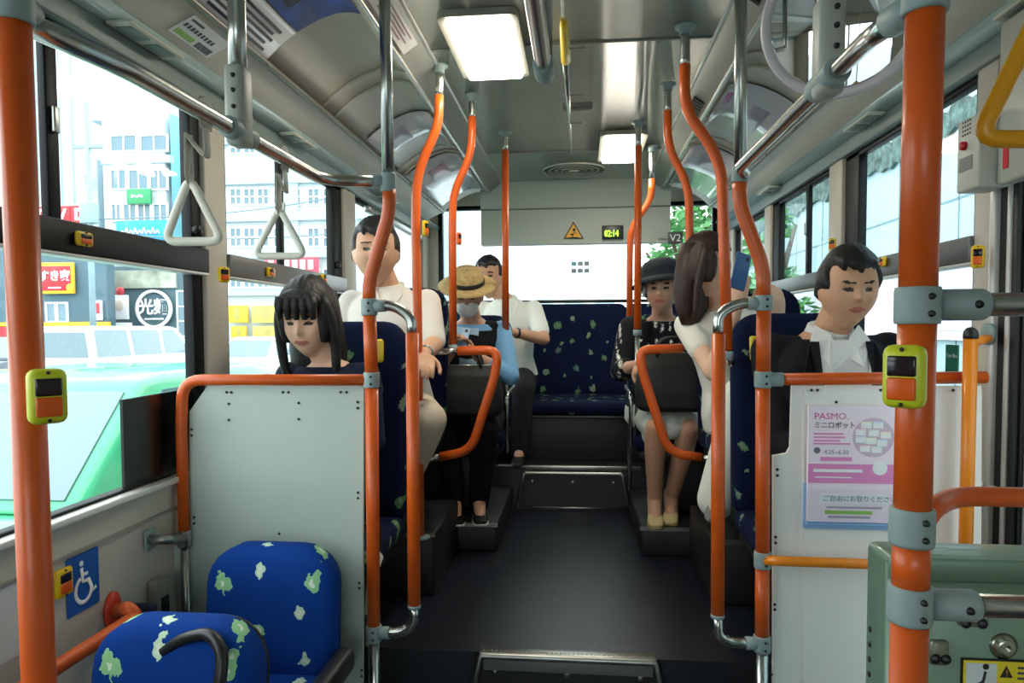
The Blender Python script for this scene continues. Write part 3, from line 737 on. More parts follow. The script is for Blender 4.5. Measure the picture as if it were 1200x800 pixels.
for k, (a, b) in enumerate(pos):
    m1 = MB(); c = circ+V((a*cr, -.0012, b*cr)); m1.box(c+V((-cr*.26,0,-cr*.17)), c+V((cr*.26,.0006,cr*.17)), .0003)
    q = m1.build('card_print', mat('card%d' % (k % 6), tuple(int(.4*x+150) for x in cols[k % 6]), .5), t)
    m2 = MB(); m2.box(c+V((-cr*.23,-.0007,-cr*.15)), c+V((cr*.23,.0001,cr*.11))); m2.build('card_face', WHITEK, q)
text('PASMO.', Hp*.078, lp(.06,.095), X, Z, PINKD, t, sx=1.05)
text('ミニロボット', Hp*.06, lp(.06,.172), X, Z, mat('multi_print', (120,110,100), .5), t, bold=.0004, sx=.95)
text('4.25~6.30', Hp*.05, lp(.18,.40), X, Z, GREYK, t)
m1 = MB(); 
for k, (u1, v) in enumerate([(.40,.235),(.42,.265),(.36,.295),(.48,.32)]): bar(m1, .06, v, u1, v+.014)
bar(m1, .14,.44,.50,.475); bar(m1, .64,.53,.64,.53)
m1.build('fine_print', PINK, t)
m1 = MB(); bar(m1, .06,.545,.62,.57,.0006); bar(m1,.08,.61,.5,.62,.0006); m1.build('white_lines', WHITEK, t)
m1 = MB(); c = lp(.82,.53); m1.prism([c+V((.085*Wp*math.cos(2*PI*k/20), -.001, .085*Wp*math.sin(2*PI*k/20))) for k in range(20)], (0,.0006,0)); m1.build('white_disc', WHITEK, t)
m1 = MB(); bar(m1, .12,.76,.92,.84,.0003); m1.build('white_banner', WHITEK, t)
text('ご自由にお取りください', Hp*.056, lp(.17,.80), X, Z, GREYK, t, ext=.0016, sx=.98)
m1 = MB(); bar(m1, .20,.90,.74,.93); m1.build('green_lines', GRNK, t)
m1 = MB(); bar(m1, .22,.865,.85,.88); bar(m1, .24,.945,.72,.965); m1.build('grey_lines', mat('light_grey_print', (176,166,180), .5), t)
m1 = MB(); c = lp(.10,.385); m1.prism([c+V((.038*Wp*math.cos(2*PI*k/16), -.0008, .038*Wp*math.sin(2*PI*k/16))) for k in range(16)], (0,.0006,0)); m1.build('dark_disc', GREYK, t)

# ------------------------------------------------------------------ stop buttons
def stop_button(label, c, n, w, h, dep, house=YEL, up=(0,0,1)):
    c, n, up = V(c), V(n).normalized(), V(up)
    xd = up.cross(n).normalized(); ud = n.cross(xd)
    t = thing('stop_button', c, label, 'stop button', 'bus stop request buttons')
    M = Matrix((xd, ud, n)).transposed().to_4x4(); M.translation = c
    MB().box((-w/2,-h/2,0),(w/2,h/2,dep), min(w,h)*.24, seg=3).tf(M).build('housing', house, t)
    MB().box((-w*.33,h*.01,dep-.004),(w*.33,h*.33,dep+.0025), .002).tf(M).build('lamp_lens', LENS, t)
    MB().box((-w*.33,-h*.36,dep-.004),(w*.33,-h*.01,dep+.003), .002).tf(M).build('push_button', BTN, t)
    s = MB()
    for q in (-1,1): s.lathe([(0,.002),(w*.05,.002),(w*.06,0)], (0,q*h*.43,dep), (0,0,1), 8)
    s.tf(M).build('screw', SCREW, t)
    return t
pL = at(32,464,Y=YN)
stop_button('lime stop button clamped on the near pole beside the window', at(55,464,Y=.822)-V((.76,-.65,0))*.014, (.76,-.65,0), .044, .072, .028)
pR = at(1068,441,Y=YN)
stop_button('lime stop button clamped on the pole by the green cabinet', at(1060,441,Y=.812)-V((-.62,-.78,0))*.013, (-.62,-.78,0), .044, .072, .026)
def xw(px_, py, s): return at(px_, py, X=s*1.139)
stop_button('small yellow stop button on the black window bar, nearest one', xw(95,280,-1), (1,0,0), .052, .034, .014, YELO)
stop_button('yellow stop button on the beige pillar beside the first window', at(261,322,Y=2.089)+V((0,0,0)), (.75,-.66,0), .036, .05, .018, YELO)
stop_button('small yellow stop button on the grey bar of the second window', xw(315,319,-1), (1,0,0), .06, .036, .014, YELO)
stop_button('small yellow stop button just above the black hair', xw(378,326,-1), (1,0,0), .06, .036, .014, YELO)
stop_button('yellow stop button on the wall beside the wheelchair sign', at(71,682,X=-1.159), (1,0,0), .05, .066, .014, YELO)
stop_button('yellow stop button on the door pillar above the chrome crossbar', at(1146,301,Y=1.968), (-.5,-.86,0), .032, .062, .016, YELO)
stop_button('small yellow stop button on the window bar above the suited man', xw(1036,307,1), (-1,0,0), .06, .036, .014, YELO)
stop_button('yellow stop button on the pillar right above the dark hair', at(976,286,Y=3.064), (-.6,-.8,0), .03, .05, .016, YELO)
p = at(492,268,Y=2.68); stop_button('yellow stop button on the bent pole behind the white shirted man', p+V((.016,-.004,0)), (.9,-.43,0), .03, .062, .016, YELO)
p = at(534,280,Y=3.03); stop_button('orange stop button on the bent pole above the straw hat', p+V((.012,-.006,0)), (.8,-.6,0), .026, .055, .012, BTN)

c = at(1115,421,X=1.178); t = thing('window_notice', c, 'small green notice with white lettering low in the window beside the door', 'notice')
MB().box(c+V((0,-.035,-.045)), c+V((.004,.035,.045))).build('sheet', mat('notice_green', (40,120,96), .5), t)
text('Toei Bus', .018, c+V((-.0006,.030,.012)), (0,-1,0), (0,0,1), WHITEK, t)
# ------------------------------------------------------------------ ceiling lamps
LAMPE = mat('lamp_diffuser', (255,252,240), .4, emit=(255,247,228), estr=10)
def ceiling_lamp(label, x, y, w, l):
    t = thing('ceiling_lamp', (x,y,2.376), label, 'ceiling light', 'ceiling lights')
    fr = MB(); plate(fr, V((x,y,2.352)), (1,0,0), (0,-1,0), w+.05, l+.06, .024, .03); fr.build('lamp_frame', mat('lamp_frame_grey', (150,150,140), .4, .3), t)
    df = MB().box((x-w/2,y-l/2,2.334),(x+w/2,y+l/2,2.356), .012, seg=3); df.build('diffuser', LAMPE, t)
ceiling_lamp('bright rectangular ceiling light, larger and nearer one', -.293, 2.50, .215, .50)
ceiling_lamp('small bright ceiling light farther toward the rear window', .272, 3.95, .20, .53)
t = thing('ceiling_vent', (-.0,4.52,2.372), 'round slotted ceiling vent near the rear bulkhead', 'vent')
mb = MB()
for r in (.20,.16,.12,.08): mb.lathe([(r-.013,0),(r,-.010),(r+.013,0)], (-.0,4.52,2.372), (0,0,1), 32)
mb.lathe([(0,-.012),(.035,-.010),(.04,0)], (0,4.52,2.372), (0,0,1), 24)
mb.build('vent_ring', CEILM, t)
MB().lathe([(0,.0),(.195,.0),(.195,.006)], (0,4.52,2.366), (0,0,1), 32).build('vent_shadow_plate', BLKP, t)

# ------------------------------------------------------------------ bulkhead fittings
t = thing('warning_sign', at(672,280,Y=4.888), 'yellow triangular warning sign on the rear bulkhead', 'sign')
tri = [at(672,259.5,Y=4.889), at(660.5,279.5,Y=4.889), at(684,279.5,Y=4.889)]
MB().prism(tri, (0,.003,0)).build('black_border', BLACK, t)
c = (tri[0]+tri[1]+tri[2])/3
MB().prism([c+(q-c)*.82+V((0,-.0012,0)) for q in tri], (0,.001,0)).build('yellow_face', mat('warning_yellow', (232,170,50), .5), t)
g = MB(); g.sphere(c+V((.004,-.003,.022)), (.010,.002,.010), 10, 6); g.tube([c+V((-.01,-.003,-.03)), c+V((.006,-.003,.008)), c+V((.022,-.003,-.004))], .007, 8, 0, True, 0, .3); g.tube([c+V((-.03,-.003,-.034)), c+V((.03,-.003,-.034))], .004, 8, 0, True, 0, .4)
g.tube([c+V((.0,-.003,-.008)), c+V((-.022,-.003,-.012))], .005, 8, 0, True, 0, .3)
g.build('pictogram', BLACK, t)
c = at(718,272,Y=4.885)
t = thing('digital_clock', c+V((0,0,-.05)), 'small black digital clock with green digits on the bulkhead', 'clock')
MB().box(c+V((-.074,-.012,-.048)), c+V((.074,.005,.046)), .004).build('case', BLKP, t)
text('02:14', .062, c+V((-.058,-.013,-.012)), X, Z, mat('green_digit', (120,220,40), .5, emit=(150,240,40), estr=1.6), t, 'digits', bold=.001, sx=.72)
t = thing('seat_notice', at(790,279,Y=4.885), 'small dark plate lettered V2 beside the bulkhead board', 'plate')
c = at(790,279,Y=4.87)
MB().box(c+V((-.042,0,-.04)), c+V((.06,.008,.045)), .003).build('plate', mat('plate_grey', (70,78,76), .5), t)
MB().box(c+V((-.11,.008,.0)), c+V((.06,.014,.02))).build('plate_arm', STEEL, t)
text('V2', .07, c+V((-.03,-.001,0)), X, Z, WHITEK, t)
t = thing('window_sticker', at(680,320,Y=YR+.028), 'faint grey information sticker on the rear window', 'sticker')
m1 = MB(); c = at(680,313,Y=YR+.027)
for i in range(3):
    for j in range(2): m1.box(c+V((-.07+.05*i,0,-.045+.055*j)), c+V((-.03+.05*i,.002,-.01+.055*j)), .006)
m1.build('sticker_print', mat('faint_grey_print', (200,206,210), .5), t)
MB().box(c+V((-.07,-.0006,.012)), c+V((-.03,.001,.044)), .006).build('cyan_print', mat('faint_cyan_print', (170,230,236), .5), t)

# ------------------------------------------------------------------ round mirror
C0 = at(986,22,Y=1.62); Rm = .158
t = thing('round_mirror', C0+V((0,.05,.15)), 'large round convex mirror with white rim above the folding door side', 'mirror')
nrm = ((V((-.15,-2.5,2.35))-C0).normalized()-(C0-CAM).normalized()).normalized()
MB().lathe([(Rm*k/12, .010*(1-(k/12)**2)) for k in range(12, -1, -1)], C0, nrm, 48).build('mirror_face', mat('mirror_silver', (235,236,236), .03, 1), t)
MB().lathe([(Rm-.004,-.012),(Rm+.006,-.012),(Rm+.012,0),(Rm+.006,.010),(Rm-.006,.008),(Rm-.010,.0)], C0, nrm, 48).build('rim', mat('pale_rim', (226,214,218), .4), t)
MB().lathe([(0,-.012),(Rm,-.012),(Rm-.02,-.03),(0,-.05)], C0, nrm, 40).build('back_shell', WHITEP, t)
MB().tube([C0-nrm*.03, C0-nrm*.06+V((0,0,.06)), V((C0.x+.02,C0.y+.10,2.325))], .010, 10, .03).build('mirror_stay', CHROME, t)

# ------------------------------------------------------------------ intercom box
t = thing('intercom_box', (1.07,1.90,1.70), 'grey speaker box with a red button beside the door cover', 'intercom')
xf = 1.045
zt_, zb_ = 1.888, 1.700
bx = MB().box((xf,1.858,zb_),(1.125,1.962,zt_), .006).build('case', mat('case_grey', (196,196,184), .45), t)
p = at(1131,171,X=xf); MB().lathe([(.0,.012),(.011,.010),(.012,0)], p, (-1,0,0), 16).build('red_button', mat('red_plastic', (196,24,36), .35), t)
m1 = MB(); p = at(1133,150,X=xf)
for i in range(4):
    for j in range(4): m1.lathe([(.0,.001),(.003,.0008),(.003,-.001)], p+V((0,-.016+.011*i,-.016+.011*j)), (-1,0,0), 8)
m1.build('speaker_hole', BLACK, t)
p = at(1132,192,X=xf); MB().box(p+V((-.0015,-.03,-.018)), p+V((.001,.03,.018))).build('caption_plate', mat('caption_grey', (120,124,120), .5), t)
p = at(1179,185,X=1.0845); t = tag(MB().box(p+V((-.002,-.010,-.026)), p+V((0,.010,.026))).build('red_tag', mat('red_sticker', (214,40,50), .5)), 'small red sticker on the door mechanism cover', 'sticker')

# ------------------------------------------------------------------ adverts and stickers
def arch_pt(s, f):
    P = ARCH[::-1]; d = [0]
    for i in range(1, len(P)): d.append(d[-1]+math.dist(P[i], P[i-1]))
    L = f*d[-1]
    for i in range(1, len(P)):
        if L <= d[i]+1e-9:
            k = (L-d[i-1])/(d[i]-d[i-1]); return V((s*(P[i-1][0]+(P[i][0]-P[i-1][0])*k), 0, P[i-1][1]+(P[i][1]-P[i-1][1])*k))
    return V((s*P[-1][0], 0, P[-1][1]))
def cove_sheet(name, s, f0, f1, y0, y1, mt, parent=None, off=.006, n=8):
    mb = MB(); vs = []; fs = []
    for layer in (off, off+.0025):
        for j in (y0, y1):
            for k in range(n+1):
                p = arch_pt(s, f0+(f1-f0)*k/n); q = arch_pt(s, min(1, f0+(f1-f0)*k/n+.01)); r_ = arch_pt(s, max(0, f0+(f1-f0)*k/n-.01))
                d = (q-r_).normalized(); nn = V((d.z,0,-d.x)); 
                if nn.z > 0: nn = -nn
                vs.append(V((p.x, j, p.z))+nn*layer)
    m_ = n+1
    for k in range(n):
        fs.append((k,k+1,m_+k+1,m_+k)); fs.append((2*m_+k,3*m_+k,3*m_+k+1,2*m_+k+1))
        fs.append((k,2*m_+k,2*m_+k+1,k+1)); fs.append((m_+k,m_+k+1,3*m_+k+1,3*m_+k))
    fs += [(0,m_,3*m_,2*m_),(n,2*m_+n,3*m_+n,m_+n)]
    mb.add(vs, fs, True); return mb.build(name, mt, parent)
ADW = mat('poster_white', (222,222,220), .3, coat=.3)
ADB = mat('poster_blue', (20,66,168), .35, noise=.8, nscale=7)
GLO = mat('glossy_poster', (206,210,216), .12, coat=.8, noise=.06, nscale=5)
INK = mat('dark_print', (70,72,78), .5); INKB = mat('navy_print', (30,40,90), .5)
def ad(label, s, f0, f1, y0, y1, mt, marks=(), cat='poster'):
    p0 = arch_pt(s, (f0+f1)/2)
    t = thing('ceiling_poster', V((p0.x,(y0+y1)/2,p0.z-.012)), label, cat)
    cove_sheet('sheet', s, f0, f1, y0, y1, mt, t)
    for nm, a, b, c, d, mm in marks: cove_sheet(nm, s, a, b, c, d, mm, t, .0088, 3)
    return t
mk = [('print_line', .04+.05*k, .065+.05*k, 2.02-.02*(k%3)-.30-.06*((k*7)%4), 2.03-.02*(k%2), INK) for k in range(5)]
mk += [('barcode_print', .10, .20, 1.50, 1.56, INK), ('logo_print', .06, .24, 1.30, 1.42, INKB)]
ad('white text poster in the overhead cove beside the blue poster', -1, .01, .34, 1.15, 2.08, ADW, mk)
ad('dark blue night scene poster in the overhead cove', -1, .35, .93, 1.15, 2.08, ADB, [('light_streak', .40+.05*k, .412+.05*k, 1.3+.08*((k*5)%7), 1.6+.06*((k*3)%7), mat('blue_streak', (70,140,220), .3)) for k in range(9)] + [('dark_shape', .44,.62,1.75,1.95,mat('night_black',(12,16,34),.4)), ('dark_shape', .66,.86,1.5,1.66,MATS['night_black'])])
ad('glossy pale poster in the far cove over the straw hat passenger', -1, .06, .92, 3.05, 3.60, GLO, [('faint_print', .2,.5,3.15,3.35,mat('faint_print',(170,172,190),.3))])
ad('glossy pale poster farthest back in the cove near the bulkhead', -1, .06, .92, 3.78, 4.75, GLO, [('faint_print', .3,.6,3.95,4.2,mat('pink_faint',(206,176,190),.3))])
ad('white poster with orange logo in the cove behind the mirror', 1, .02, .92, 1.55, 2.35, ADW, [('print_line', .72+.04*k,.735+.04*k,1.7+.03*(k%3),2.2-.05*(k%2),MATS['faint_print']) for k in range(4)]+[('orange_logo',.74,.84,2.10,2.24,mat('orange_print',(226,150,90),.4))])
ad('glossy pale poster in the cove over the brown haired woman', 1, .06, .92, 2.85, 3.60, GLO, [('magenta_print',.80,.88,2.95,3.08,mat('magenta_faint',(190,120,170),.3)),('faint_print',.3,.5,3.05,3.35,MATS['faint_print'])])
ad('glossy pale poster farthest back in the cove beside the amber pole', 1, .06, .92, 3.78, 4.75, GLO, [('faint_print',.3,.6,3.95,4.2,MATS['faint_print'])])
# sticker on the side panel
def onside(y, f): return V((-(.952+(1.058-.952)*(1-f)), y, 2.180-(2.180-2.131)*(1-f)))
xd = V((0,1,0)); 
c = onside(1.83,.52); ud = (onside(0,1)-onside(0,0)).normalized()
t = thing('panel_sticker', c, 'white sticker with green lettering on the sloping panel above the window', 'sticker')
m1 = MB(); plate(m1, c+V((.0012,0,-.003)), xd, ud, .19, .082, .002); m1.build('sheet', ADW, t)
m1 = MB(); nn = xd.cross(ud)
def mark(mb, u0, v0, u1, v1):
    plate(mb, c+V((.0012,0,-.003))+nn*.0012+xd*((u0+u1)/2)+ud*((v0+v1)/2), xd, ud, abs(u1-u0), abs(v1-v0), .001)
for k in range(7): mark(m1, -.085+.012*k, -.034, -.077+.012*k, -.016)
m1.build('green_print', GRNK, t)
m1 = MB()
for k in range(8): mark(m1, .012+.009*k, -.036, .017+.009*k, -.014)
for k in range(9): mark(m1, -.085+.016*k, -.002, -.076+.016*k, .012)
mark(m1, -.085, .024, -.03, .031)
m1.build('dark_print', INK, t)
# label on the duct panel
a = V((-.526,1.98,2.357)); b2 = V((-.588,1.98,2.315)); ud = (a-b2).normalized(); c = (a+b2)/2+V((.002,.22,-.004))
t = thing('duct_notice', c, 'white notice sheet on the duct panel beside the large ceiling light', 'notice')
m1 = MB(); plate(m1, c, xd, ud, .42, .062, .002); m1.build('sheet', ADW, t); nn = xd.cross(ud)
m1 = MB()
for k in range(4): plate(m1, c+nn*.001+ud*(.02-.012*k)+xd*(-.02*(k%2)), xd, ud, .30-.05*(k%2), .005, .001)
m1.build('fine_print', mat('grey_red_print', (150,120,124), .5), t)
# near-wall notices
t = thing('wheelchair_sign', at(96,712,X=-1.158), 'blue wheelchair symbol sign on the beige wall', 'sign')
p = [at(77,656,X=-1.1575), at(114,640,X=-1.1575), at(117,704,X=-1.1575), at(79,726,X=-1.1575)]
cs = sum(p, V())/4; hw = (abs(p[1].y-p[0].y)+abs(p[2].y-p[3].y))/4; hh = (p[0].z-p[3].z+p[1].z-p[2].z)/4
m1 = MB(); plate(m1, cs+V((.001,0,0)), (0,1,0), (0,0,1), 2*hw, 2*hh, .002, .006); m1.build('blue_plate', mat('sign_blue', (20,88,172), .45), t)
def wp(u, v): return cs+V((.0022, u*hw, v*hh))
g = MB()
rr = hh*.075
g.sphere(wp(-.12,.66), (.0015,hh*.10,hh*.10), 12, 8)
g.tube([wp(-.12,.50), wp(-.06,.02), wp(.36,.0)], rr, 8, 0, True, 0, .25); g.tube([wp(.30,.02), wp(.56,-.46), wp(.76,-.36)], rr, 8, 0, True, 0, .25); g.tube([wp(-.08,.26), wp(.26,.24)], rr*.8, 8, 0, True, 0, .25)
arc = [wp(-.02+.50*math.cos(a_), -.26+.44*math.sin(a_)) for a_ in [PI*.62+PI*1.32*k/20 for k in range(21)]]
g.tube(arc, rr, 8, 0, True, 0, .25)
g.build('white_symbol', WHITEK, t)
t = thing('wall_notice', at(10,720,X=-1.158), 'white notice with lines of print low on the beige wall', 'notice')
m1 = MB(); z1, z0 = .815, .655
cz = V((-1.1572,at(24,720,X=-1.158).y-.15,.735)); plate(m1, cz, (0,1,0), (0,0,1), .30, .16, .002); m1.build('sheet', ADW, t)
m1 = MB()
for k in range(8): plate(m1, cz+V((.001,-.01+.02*(k%3)-.02,.065-.018*k)), (0,1,0), (0,0,1), .22-.05*(k%3), .006, .001)
m1.build('print_lines', INK, t)
# ------------------------------------------------------------------ seats
def outline(xc, w, z0, z1, rt, rb, ins=0, n=7):
    w2 = w/2-ins; z0 += ins; z1 -= ins; pts = []
    for cx, cz, a0, r in ((xc+w2-rb,z0+rb,-PI/2,rb),(xc+w2-rt,z1-rt,0,rt),(xc-w2+rt,z1-rt,PI/2,rt),(xc-w2+rb,z0+rb,PI,rb)):
        for k in range(n): a = a0+PI/2*k/(n-1); pts.append((cx+r*math.cos(a), cz+r*math.sin(a)))
    return pts
def slab(mb, xc, w, z0, z1, yf, th, rt=.09, rb=.05, tilt=0, bulge=.0):
    """upright cushion: rounded outline, rolled edges, front at yf"""
    rows = []
    e = min(.018, th*.4)
    for ins, y in ((.028,yf-bulge*.6),(.008,yf+e*.35),(0,yf+e),(0,yf+th-e),(.008,yf+th-e*.3),(.02,yf+th)):
        rows.append([(x, y, z) for x, z in outline(xc, w, z0, z1, max(.01,rt-ins*.5), max(.01,rb-ins*.5), ins)])
    rows.insert(0, [((p[0]-xc)*.55+xc, yf-bulge, (p[2]-(z0+z1)/2)*.6+(z0+z1)/2) for p in rows[0]])
    n = len(rows[0]); vs = [V(p) for r in rows for p in r]; fs = []
    for i in range(len(rows)-1):
        for k in range(n):
            k2 = (k+1)%n; fs.append((i*n+k, i*n+k2, (i+1)*n+k2, (i+1)*n+k))
    fs += [tuple(reversed(range(n))), tuple((len(rows)-1)*n+k for k in range(n))]
    for q in vs: q.y += (q.z-z0)*tilt
    return mb.add(vs, fs, True)
def bus_seat(label, xc, w, yb, zf, zc, zt, depth=.42, fab=None, aisle=1, arms=(), grip=None, cat='seat', group='forward facing passenger seats', panels=1):
    fab = fab or FABRIC_SHADED
    t = thing('passenger_seat', (xc, yb, zf), label, cat, group)
    for k in range(panels):
        ww = w/panels; x = xc-w/2+ww*(k+.5)
        slab(MB(), x, ww-.006, zc-.02, zt, yb, .075, .10, .04, .07, .008).build('backrest', fab, t)
        c = MB().box((x-ww/2+.004, yb-depth, zc-.085), (x+ww/2-.004, yb+.03, zc), .035, seg=4); c.build('cushion', fab, t)
        slab(MB(), x, ww-.02, zc-.10, zt-.012, yb+.072, .03, .10, .04, .07).build('back_shell', BLKP, t)
    MB().box((xc-w/2+.03, yb-depth+.03, zc-.125), (xc+w/2-.03, yb+.06, zc-.08), .01).build('seat_pan', BLKP, t)
    b = MB()
    b.box((xc-w*.28, yb-depth*.75, zf), (xc+w*.28, yb-.02, zc-.12), .02); b.build('pedestal', BOXM, t)
    if grip:
        g = MB().box(grip+V((-.014,-.016,-.045)), grip+V((.014,.004,.045)), .010, seg=3); g.build('grip', mat('grip_yellow', (236,204,60), .4), t)
    for x in arms:
        a = MB().tube([(x,yb-depth+.06,zc-.10),(x,yb-depth+.06,zc+.20),(x,yb+.02,zc+.21)], .011, 12, .04); a.build('armrest_tube', CHROME, t)
    return t
bus_seat('shade-darkened blue patterned seat holding the black haired woman', -.85, .46, 2.50, .24, .635, 1.375, aisle=1, grip=at(446,411,Y=2.545))
bus_seat('shade-darkened blue patterned seat holding the suited man', .82, .46, 2.50, .24, .69, 1.395, aisle=-1, grip=at(882,408,Y=2.545))
bus_seat('shade-darkened blue patterned seat holding the white shirted man in beige trousers', -.82, .46, 3.16, .50, .89, 1.54, aisle=1)
bus_seat('shade-darkened blue patterned seat holding the woman with a phone', .81, .46, 3.17, .50, .88, 1.52, aisle=-1)
bus_seat('shade-darkened blue double seat holding the straw hat passenger', -.735, .77, 3.86, .38, .80, 1.42, aisle=1, arms=(-.338,-.66), panels=2)
bus_seat('shade-darkened blue double seat holding the old woman in a dark hat', .70, .79, 3.88, .38, .80, 1.42, aisle=-1, arms=(.298,.625), panels=2)
# seat belt on the first seat
p = [(-.60,2.12,.62),(-.615,2.05,.55),(-.62,2.04,.46)]
t = thing('seat_belt', p[0], 'pale grey seat belt strap hanging at the aisle end of the first seat', 'seat belt')
MB().tube(p, .022, 8, .02, True, 0, .2).build('webbing', STRAPM, t)
MB().tube([(-.60,2.0,.38),(-.575,2.0,.43)], .02, 12).build('buckle', mat('buckle_grey', (170,164,150), .45), t)
MB().box((-.63,2.10,.60),(-.60,2.14,.72), .01).build('belt_anchor', BLKP, t)
# rear bench
t = thing('rear_bench', (0,4.7,.5), 'wide shade-darkened blue patterned bench across the rear of the bus', 'bench')
for k in range(3):
    x = -.74+.74*k
    slab(MB(), x, .735, .86, 1.515, 4.86, .10, .05, .03, .12, .008).build('backrest', FABRIC_SHADED, t)
    MB().box((x-.366,4.30,.79),(x+.366,4.90,.875), .035, seg=4).build('cushion', FABRIC_SHADED, t)
MB().box((-1.11,4.34,.5),(1.11,4.40,.80), .006).build('front_panel', mat('bench_front', (30,30,30), .45), t)
MB().tube([(-1.1,4.99,1.535),(1.1,4.99,1.535)], .012, 10).build('top_bar', BLKP, t)
MB().box((-1.11,4.28,.775),(1.11,4.36,.79), .004).build('front_trim', BLKP, t)
# folding seats in the wheelchair bay
def fold_seat(label, xc, y, zt, w, handle, arm):
    t = thing('folding_seat', (xc,y,0), label, 'seat', 'folding seats in the wheelchair bay')
    slab(MB(), xc, w, .40, zt, y, .085, .105, .05, .10, .012).build('backrest', FABRIC, t)
    slab(MB(), xc, w-.02, .36, zt-.015, y+.082, .025, .10, .05, .10).build('back_shell', BLKP, t)
    MB().box((xc-w/2+.01,y-.36,.36),(xc+w/2-.01,y+.02,.44), .035, seg=4).build('cushion', FABRIC, t)
    b = MB().tube([(xc-w*.36,y-.25,.36),(xc-w*.36,y-.25,.012),(xc-w*.36,y+.05,.012),(xc-w*.36,y+.05,.36)], .014, 12, .05); b.build('leg', STEEL, t)
    b = MB().tube([(xc+w*.36,y-.25,.36),(xc+w*.36,y-.25,.012),(xc+w*.36,y+.05,.012),(xc+w*.36,y+.05,.36)], .014, 12, .05); b.build('leg', STEEL, t)
    MB().box((xc-w*.3,y-.1,.02),(xc+w*.3,y+.02,.06), .01).build('slide_rail', BLKP, t)
    if handle:
        MB().tube(handle, .0125, 14, .05).build('grab_handle', BLKP, t)
    if arm:
        MB().box((xc+w/2+.004,y-.30,.435),(xc+w/2+.055,y+.05,.50), .02, seg=3).build('armrest', BLKP, t)
    return t
fold_seat('blue patterned folding seat standing against the grey-green screen', -.795, 1.70, .758, .36, None, True)
YB = 1.25
h = [at(192,763,Y=YB+.03), at(214,748,Y=YB+.03), at(246,741,Y=YB+.02), at(261,762,Y=YB), at(258,800,Y=YB-.02), at(250,830,Y=YB-.02)]
fold_seat('blue patterned folding seat with black loop handle, nearest to the viewer', -.79, YB, .748, .355, h, False)

# folding handrail on the wall of the bay
f0 = at(134,716,X=-1.150); f1 = at(150,712,X=-1.06); f2 = at(160,722,X=-1.045); f3 = at(75,776,X=-1.045)
t = thing('wall_handrail', f0, 'short orange handrail bending out from the beige wall', 'handrail')
MB().tube([f0, f1, f2, f3, V((-1.05,.98,f3.z)), V((-1.15,.95,f3.z))], .0165, 16, .035).build('orange_sleeve', ORANGE, t)
mb = MB().lathe([(0,0),(.030,0),(.030,.008),(.02,.014)], V((-1.158,f0.y,f0.z)), (1,0,0), 20); mb.v = [V((q.x,q.y,(q.z-f0.z)*1.7+f0.z)) for q in mb.v]; mb.build('red_flange', mat('red_orange', (206,62,36), .4), t)
g0 = at(141,712,X=-1.12); g1 = at(161,757,X=-1.06)
MB().box((-1.13,g0.y+.02,g1.z-.12),(-1.045,g0.y+.045,g0.z), .012).build('belt_pad', mat('navy_webbing', (16,24,52), .8), t)
# low locker behind the bay
c = at(182,690,X=-1.15)
t = thing('wall_locker', V((-1.15,c.y,.10)), 'low grey box with dark slot on the wall beside the screen', 'box')
MB().box((-1.158,c.y-.025,.10),(-1.125,c.y+.03,c.z+.03), .006).build('case', mat('locker_grey', (150,150,138), .5), t)
MB().box((-1.128,c.y-.012,.30),(-1.122,c.y+.022,c.z-.02), .002).build('slot', BLACK, t)
# step covers
def step_cover(label, Y, z0, z1, x0, x1, fl, nos):
    t = thing('step_cover', ((x0+x1)/2,Y,z0), label, 'step')
    MB().prism([(x0-fl*.8,Y-.010,z0+.01),(x1+fl*.8,Y-.010,z0+.01),(x1,Y-.010,z1-.01),(x0,Y-.010,z1-.01)], (0,.01,0)).build('cover_panel', mat('step_panel', (34,35,36), .4), t)
    MB().tube([(x0-fl,Y-.022,z0+.012),(x0-.004,Y-.022,z1-.03),(x0,Y-.018,z1-.004),(x1,Y-.018,z1-.004),(x1+.004,Y-.022,z1-.03),(x1+fl,Y-.022,z0+.012)], .011, 12, .03).build('steel_frame', STEEL, t)
    MB().tube([(x0-fl,Y-.022,z0+.012),(x1+fl,Y-.022,z0+.012)], .006, 10).build('foot_bar', STEEL, t)
    if nos:
        n = MB().box((x0-.005,Y-.02,z1-.004),(x1+.005,Y+.03,z1+.008), .004)
        n.build('tread_plate', STEEL, t)
        n = MB()
        for k in range(40): n.lathe([(.0,.002),(.003,.0015),(.004,0)], (x0+.01+(x1-x0-.02)*k/39,Y-.004,z1+.008), (0,0,1), 6)
        n.build('tread_stud', STEEL, t)
        MB().box((x0+.01,Y-.016,z1-.055),(x1-.01,Y-.011,z1-.006), .002).build('riser_plate', mat('riser_grey', (120,122,122), .4, .3), t)
    for x in (x0+.05,(x0+x1)/2,x1-.05): MB().lathe([(0,.006),(.01,.005),(.013,0)], (x,Y-.010,z1-.06), (0,-1,0), 10).build('screw', STEEL, t)
step_cover('steel framed step cover at the bottom edge of the aisle', 2.27, .0, .24, -.30, .29, .05, True)
step_cover('small steel framed step cover below the rear bench', 4.12, .245, .47, -.30, .29, .045, False)
t = tag(MB().box((-.46,4.10,.488),(.40,4.135,.512), .006).build('step_nosing', STEEL), 'thin steel nosing strip on the step before the rear bench', 'strip')

